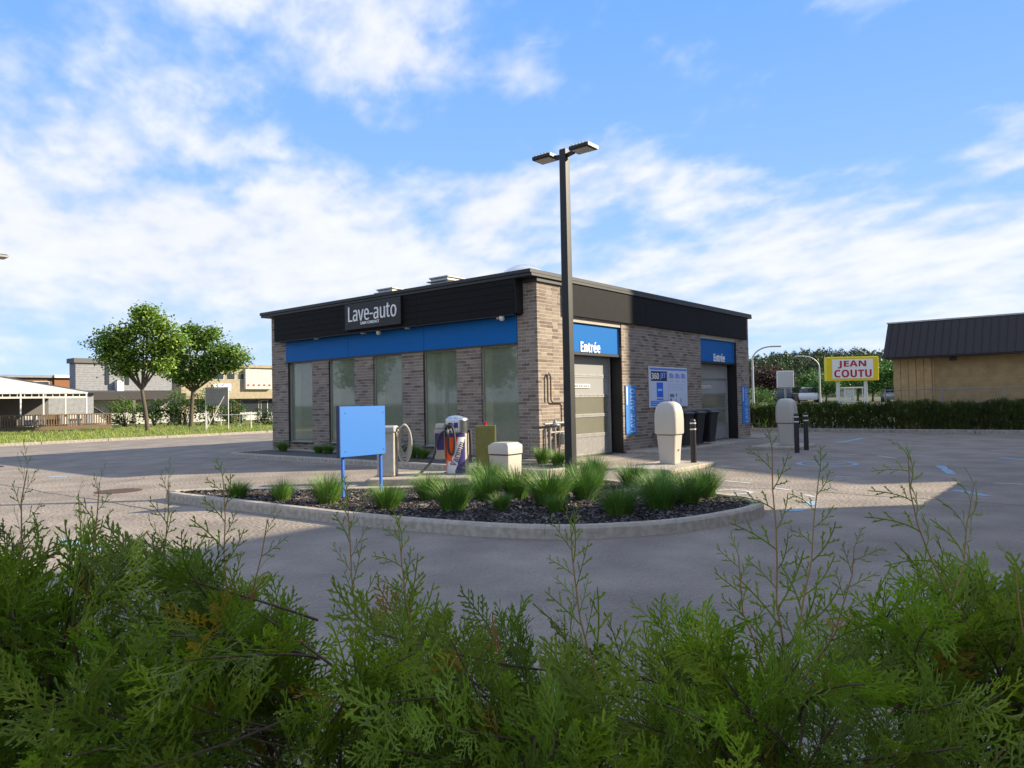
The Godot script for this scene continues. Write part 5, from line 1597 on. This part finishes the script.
# ------------------------------------------------------------------ neighbours whose shade falls on the lot (outside the frame)
func make_neighbours() -> void:
	var A := thing("clad_row_house", "two storey pale clad house across the lane from the car wash", "house", Vector3(16.2, 0, -4.4))
	bx("wall", Vector3(0, 0, 0), Vector3(9, 8.6, 15), M["white siding"], A)
	bx("roof_edge", Vector3(-0.02, 8.6, -0.02), Vector3(9.2, 9.0, 15.2), M["dark board"], A)
	for k in 4:
		for y in [1.8, 5.2]:
			var w := bx("window", Vector3(-0.05, y - 0.75, 1.5 + k * 3.2), Vector3(-0.001, y + 0.75, 2.9 + k * 3.2), M["white paint"], A)
			bx("pane", Vector3(-0.06, y - 0.68, 1.57 + k * 3.2), Vector3(-0.05, y + 0.68, 2.83 + k * 3.2), M["dark window"], w)
	var dr := bx("door", Vector3(-0.06, 0.0, 10.0), Vector3(-0.001, 2.1, 11.0), M["rust"], A)
	bx("handle", Vector3(-0.1, 1.0, 10.85), Vector3(-0.06, 1.04, 10.95), M["steel"], dr)
	var Bk := thing("apartment_block", "four storey beige apartment block with a taller stair tower beyond the tan building", "building", Vector3(26.6, 0, -18.0))
	var fx := Vector3(-0.893, 0, -0.449).normalized()
	Bk.basis = Basis(-fx, Vector3.UP, (-fx).cross(Vector3.UP))
	# local -x runs along the facade away from the lot, z faces the lot
	bx("wall", Vector3(-9.4, 0, -12), Vector3(0, 12.6, 0), M["beige stucco"], Bk)
	bx("parapet", Vector3(-9.4, 12.6, -12.1), Vector3(0.02, 13.0, 0.02), M["dark board"], Bk)
	bx("stair_tower", Vector3(-15.4, 0, -10), Vector3(-9.42, 17.2, 0.05), M["white siding"], Bk)
	bx("tower_cap", Vector3(-15.5, 17.2, -10.1), Vector3(-9.41, 17.6, 0.1), M["dark board"], Bk)
	for k in 3:
		for j in 4:
			var w := bx("window", Vector3(-8.6 + k * 2.9, 1.1 + j * 3.0, 0.001), Vector3(-7.2 + k * 2.9, 2.6 + j * 3.0, 0.05), M["white paint"], Bk)
			bx("pane", Vector3(-8.53 + k * 2.9, 1.17 + j * 3.0, 0.05), Vector3(-7.27 + k * 2.9, 2.53 + j * 3.0, 0.06), M["dark window"], w)
	var back := [[-6.0, 30.0, 9.0], [-13.0, 27.0, 8.0], [-20.0, 31.0, 9.5], [-27.0, 28.0, 8.5], [-35.0, 32.0, 10.0], [-44.0, 30.0, 9.0]]
	for k in back.size():
		var s: float = back[k][2] / 8.0
		tree("street_tree", Vector3(back[k][0], 0.0, back[k][1]), 140 + k, 2.4 * s, 0.16 * s, [[Vector3(0, 5.6, 0) * s, Vector3(2.4, 1.7, 2.4) * s], [Vector3(1.3, 4.2, -0.8) * s, Vector3(2.0, 1.4, 2.0) * s], [Vector3(-1.3, 4.0, 0.8) * s, Vector3(2.0, 1.4, 2.0) * s]], 5000, 0.3, Color(0.07, 0.14, 0.028), "tall leafy street tree mirrored in the car wash windows", "tree", "street trees facing the car wash windows")
	var Fn := thing("board_fence", "tall wooden board fence along the side of the lot", "fence", Vector3(11.9, 0, -7.0))
	for k in 56: bx("board", Vector3(-0.012, 0.03, k * 0.2), Vector3(0.012, 2.0 + 0.01 * (k % 3), k * 0.2 + 0.185), M["deck wood"], Fn)
	for y in [0.4, 1.7]: bx("rail", Vector3(0.013, y, 0), Vector3(0.06, y + 0.09, 11.2), M["deck wood"], Fn)

# ------------------------------------------------------------------ the cedar hedge in front
# a ribbon of scale leaves from o along d in the plane whose normal is nz
func scale_leaf(mb: MB, o: Vector3, d: Vector3, nz: Vector3, L: float, w: float, c0: Color, c1: Color) -> void:
	var s := d.cross(nz).normalized()
	var ts := [0.0, 0.38, 0.72]
	var ws := [0.75, 1.05, 0.85]
	var prev := -1
	for k in 3:
		var p: Vector3 = o + d * (L * ts[k])
		mb.col = c0.lerp(c1, ts[k])
		var a := mb.vert(p - s * (w * ws[k]), (nz - s * 0.6).normalized())
		mb.vert(p + nz * (w * 0.35), nz)
		mb.vert(p + s * (w * ws[k]), (nz + s * 0.6).normalized())
		if prev >= 0: mb.i.append_array([prev, a + 1, prev + 1, prev, a, a + 1, prev + 1, a + 2, prev + 2, prev + 1, a + 1, a + 2])
		prev = a
	mb.col = c1
	var tip := mb.vert(o + d * L, nz)
	mb.i.append_array([prev, tip, prev + 1, prev + 1, tip, prev + 2])

# flat cedar spray: axis along +y, lying in the x,y plane
func spray(sd: int, L: float, dens: float, wide: float, w: float) -> ArrayMesh:
	var r := RandomNumberGenerator.new()
	r.seed = sd
	var mb := MB.new()
	var green := Color(0.165, 0.225, 0.026)
	var fresh := Color(0.245, 0.32, 0.04)
	var curl := r.randf_range(-1.2, 1.6) / L
	var bend := r.randf_range(-0.9, 0.9) / L
	var at := func(t: float) -> Vector3:
		var y := L * t
		return Vector3(bend * y * y * 0.5, y, -curl * y * y * 0.35)
	var n := int(L / 0.0105 * dens)
	var sg := 1.0
	# axis
	for k in 8:
		var p: Vector3 = at.call(k / 8.0); var q: Vector3 = at.call((k + 1) / 8.0)
		scale_leaf(mb, p, (q - p).normalized(), Vector3(0, 0, 1), (q - p).length() * 1.35, w * lerpf(0.9, 0.7, k / 8.0), green, green)
	for k in n:
		var t := 0.1 + 0.88 * (k + 0.5) / n
		sg = -sg
		var o: Vector3 = at.call(t)
		var ax: Vector3 = (at.call(minf(t + 0.05, 1.0)) - o).normalized()
		if ax.length() < 0.5: ax = Vector3.UP
		var env := wide * pow(1.0 - t, 0.75) * (0.55 + 0.45 * minf(t / 0.25, 1.0)) + 0.09
		var bl := L * env * r.randf_range(0.75, 1.15)
		var ang := deg_to_rad(r.randf_range(34, 50)) * sg
		var tilt := r.randf_range(-0.3, 0.3)
		var tone := green.lerp(fresh, r.randf())
		var d := (ax * cos(ang) + Vector3(1, 0, 0) * sin(ang) + Vector3(0, 0, tilt)).normalized()
		var nz := (Vector3(0, 0, 1) - d * d.z).normalized()
		var inw := ax.lerp(d, 0.55).normalized()
		# side branch bends towards the axis direction
		var m := maxi(2, int(bl / 0.0095))
		var p := o
		var s2 := sg
		for j in m:
			var u := (j + 0.5) / m
			var dd := d.lerp(inw, u * 0.7).normalized()
			var seg := bl / m
			scale_leaf(mb, p, dd, nz, seg * (1.6 if j == m - 1 else 1.3), w * 0.85, tone, tone)
			if bl > 0.018 and j > 0 or j == m - 1:
				s2 = -s2
				var a2 := deg_to_rad(r.randf_range(30, 46)) * s2
				var e := (dd * cos(a2) + dd.cross(nz) * sin(a2)).normalized()
				var ll := bl * 0.42 * (1.0 - u * 0.55) * r.randf_range(0.7, 1.2)
				ll = clampf(ll, 0.006, 0.03)
				scale_leaf(mb, p + dd * seg * 0.5, e, nz, ll, w * 0.8, tone, tone)
				if ll > 0.014:
					var e2 := (e * cos(a2) - dd.cross(nz) * sin(a2) * 0.9 + nz * 0.1).normalized()
					scale_leaf(mb, p + dd * seg * 0.5 + e * ll * 0.4, e2, nz, ll * 0.55, w * 0.7, tone, tone)
			p += dd * seg
	return mb.mesh()

var HR := Vector3(cos(deg_to_rad(YAW)), 0, -sin(deg_to_rad(YAW)))
var HF := Vector3(-sin(deg_to_rad(YAW)), 0, -cos(deg_to_rad(YAW)))
func hp(l: float, d: float, y: float) -> Vector3:
	return Vector3(CAM.x, 0, CAM.z) + HR * l + HF * d + Vector3(0, y, 0)

func hedge_top(l: float) -> float:
	var xs := [-2.0, -1.2, -0.88, -0.71, -0.59, -0.48, -0.38, -0.31, -0.19, -0.08, 0.01, 0.13, 0.29, 0.36, 0.49, 0.61, 0.72, 0.8, 0.88, 1.3, 2.0]
	var hs := [1.42, 1.43, 1.42, 1.41, 1.385, 1.34, 1.255, 1.27, 1.29, 1.265, 1.225, 1.23, 1.22, 1.265, 1.275, 1.265, 1.31, 1.32, 1.29, 1.33, 1.33]
	for k in xs.size() - 1:
		if l < xs[k + 1]: return lerpf(hs[k], hs[k + 1], clampf((l - xs[k]) / (xs[k + 1] - xs[k]), 0, 1))
	return 1.3

func make_hedge() -> void:
	var sprays := []
	for k in 6: sprays.append(spray(500 + k, 0.12, 1.0, 0.5, 0.0026))
	for k in 2: sprays.append(spray(520 + k, 0.1, 0.7, 0.4, 0.0025))
	var sparse := []
	for k in 4: sparse.append(spray(540 + k, 0.11, 0.55, 0.36, 0.0022))
	var r := RandomNumberGenerator.new()
	r.seed = 77
	var names := ["leafy cedar bush with pale bent twig in the near hedge", "dense cedar bush of the near hedge"]
	for k in 11:
		var lat0 := -2.0 + k * 0.4
		var t := thing("cedar_bush", "loose green cedar bush of the near hedge with feathery flat sprays", "hedge bush", hp(lat0, 1.22, 0), 0, "cedar bushes of the near hedge")
		var inv := t.transform.affine_inverse()
		var wood := MB.new()
		var stems := []
		for s in 3:
			var q := [hp(lat0 + r.randf_range(-0.05, 0.05), 1.22 + r.randf_range(-0.05, 0.05), -0.03)]
			for j in 4: q.append(hp(lat0 + r.randf_range(-0.13, 0.13), 1.26 + r.randf_range(-0.1, 0.16), 0.26 * (j + 1)))
			stems.append(q)
			var lq := []
			for p in q: lq.append(inv * p)
			wood.tube(lq, [0.02, 0.014, 0.009, 0.005, 0.0025], 8)
		var sets := []
		for s in sprays.size(): sets.append([[], []])
		for j in 135:
			var l := lat0 + r.randf_range(-0.26, 0.26)
			var dep := 1.22 + r.randfn() * 0.27
			dep = clampf(dep, 0.72, 1.75)
			var ht := hedge_top(l * 1.25 / maxf(dep, 0.9)) - 0.03
			ht -= 0.35 * pow(absf(dep - 1.25) / 0.5, 2.0) * (1.0 if dep > 1.25 else 0.4)
			var y := ht - pow(r.randf(), 1.3) * 0.62
			if j > 115: y = ht - r.randf() * 1.0
			y = maxf(y, 0.2)
			var tip := hp(l, dep, y)
			var bs: Array = stems[r.randi_range(0, 2)]
			var root: Vector3 = bs[clampi(int((y - 0.18) / 0.3), 0, 4)]
			root.y = maxf(y - r.randf_range(0.12, 0.32), 0.1)
			var mid := root.lerp(tip, 0.55) + Vector3(r.randf_range(-0.05, 0.05), r.randf_range(-0.05, 0.03), r.randf_range(-0.05, 0.05))
			var pts := []
			var rad := []
			for s in 7:
				var u := s / 6.0
				pts.append(inv * (root * (1 - u) * (1 - u) + mid * 2 * u * (1 - u) + tip * u * u)); rad.append(lerpf(0.0028, 0.0012, u))
			wood.tube(pts, rad, 5, false)
			var dir: Vector3 = (pts[6] - pts[4]).normalized()
			# plane of the spray: holds the branch and leans between upright and flat
			var nrm := dir.cross(Vector3.UP)
			if nrm.length() < 0.1: nrm = Vector3(1, 0, 0)
			nrm = nrm.normalized().rotated(dir, r.randf_range(-1.3, 1.3))
			var tint := r.randf_range(0.7, 1.4)
			var warm := r.randf_range(0.95, 1.2)
			var n := r.randi_range(12, 17)
			for s in n:
				var u := 0.42 + 0.58 * s / (n - 1.0)
				var f := u * 6.0
				var p: Vector3 = pts[int(minf(f, 5.0))].lerp(pts[int(minf(f, 5.0)) + 1], f - int(minf(f, 5.0)))
				var ax := dir
				if s < n - 1: ax = dir.rotated(nrm, (1.0 if s % 2 else -1.0) * r.randf_range(0.5, 0.95))
				ax = (ax + Vector3(r.randf_range(-0.2, 0.2), r.randf_range(-0.25, 0.2), r.randf_range(-0.2, 0.2))).normalized()
				var zz := (nrm - ax * nrm.dot(ax)).normalized().rotated(ax, r.randf_range(-0.5, 0.5))
				var b := Basis(ax.cross(zz), ax, zz)
				var sc := r.randf_range(0.45, 0.85)
				var pick := r.randi_range(0, sprays.size() - 1)
				sets[pick][0].append(Transform3D(b.scaled_local(Vector3.ONE * sc), p))
				var g := tint * r.randf_range(0.85, 1.15)
				if r.randf() < 0.02: sets[pick][1].append(Color(1.9, 0.75, 1.2))
				else: sets[pick][1].append(Color(g * warm, g, g * r.randf_range(0.7, 1.1)))
		obj("wood", wood, M["cedar bark"], t)
		for s in sprays.size():
			if sets[s][0].size(): copies("foliage", sprays[s], M["cedar leaf"], sets[s][0], sets[s][1], t)
		# upright shoots that stand clear of the bush
		for q in [[-0.870, 1.30, 1.495, 0.1], [-0.80, 1.34, 1.43, -0.3], [-0.736, 1.30, 1.471, 0.15], [-0.643, 1.35, 1.464, 0.05], [-0.518, 1.30, 1.470, -0.1], [-0.44, 1.3, 1.4, 0.45], [-0.287, 1.25, 1.432, -0.06], [-0.193, 1.20, 1.396, -0.22], [0.090, 1.20, 1.395, -0.2], [0.38, 1.25, 1.33, -0.4], [0.443, 1.25, 1.508, -0.06], [0.520, 1.25, 1.459, 0.25], [0.6, 1.3, 1.33, 0.5], [0.70, 1.30, 1.49, -0.45], [0.80, 1.28, 1.43, 0.45], [0.752, 1.10, 1.33, -0.4], [0.92, 1.2, 1.38, 0.5], [1.1, 1.3, 1.45, 0.1], [-1.1, 1.3, 1.5, 0.1], [-1.4, 1.3, 1.48, -0.1], [1.5, 1.3, 1.46, 0.1]]:
			if absf(q[0] - lat0) > 0.2 or (q[0] - lat0) == -0.2: continue
			var tip := inv * hp(q[0], q[1], q[2])
			var ln := r.randf_range(0.3, 0.42)
			var foot := inv * hp(q[0] - q[3] * ln, q[1] + r.randf_range(-0.05, 0.05), q[2] - ln)
			var pts := []
			var rad := []
			for s in 7:
				var u := s / 6.0
				pts.append(foot.lerp(tip, u) + HR * sin(u * PI) * q[3] * 0.08 + Vector3(r.randf_range(-0.004, 0.004), 0, r.randf_range(-0.004, 0.004))); rad.append(lerpf(0.002, 0.0009, u))
			var sm := MB.new()
			sm.tube(pts, rad, 6, false)
			var shoot := obj("shoot", sm, M["shoot bark"], t)
			var plane := HF.rotated(Vector3.UP, r.randf_range(-0.9, 0.9))
			var tr := []; var cs := []
			var n := r.randi_range(12, 16)
			for s in n:
				var u := 0.06 + 0.94 * s / (n - 1.0)
				var f := minf(u * 6.0, 5.999)
				var p: Vector3 = pts[int(f)].lerp(pts[int(f) + 1], f - int(f))
				var up := (tip - foot).normalized()
				var ax := up if s == n - 1 else up.rotated(plane, (1.0 if s % 2 else -1.0) * r.randf_range(0.45, 0.9))
				ax = (ax + plane * r.randf_range(-0.2, 0.2)).normalized()
				var zz := (plane - ax * plane.dot(ax)).normalized().rotated(ax, r.randf_range(-0.4, 0.4))
				var b := Basis(ax.cross(zz), ax, zz)
				tr.append(Transform3D(b.scaled_local(Vector3.ONE * lerpf(1.0, 0.45, u) * r.randf_range(0.7, 1.15)), p))
				var g := r.randf_range(0.8, 1.2)
				cs.append(Color(g * 1.15, g, g * 0.9))
			copies("shoot_foliage", sparse[r.randi_range(0, 3)], M["cedar leaf"], tr, cs, shoot)

func _ready() -> void:
	rng.seed = 2024
	make_view()
	make_materials()
	make_lot()
	make_car_wash()
	make_left_background()
	make_right_background()
	make_neighbours()
	make_island()
	make_furniture()
	make_hedge()
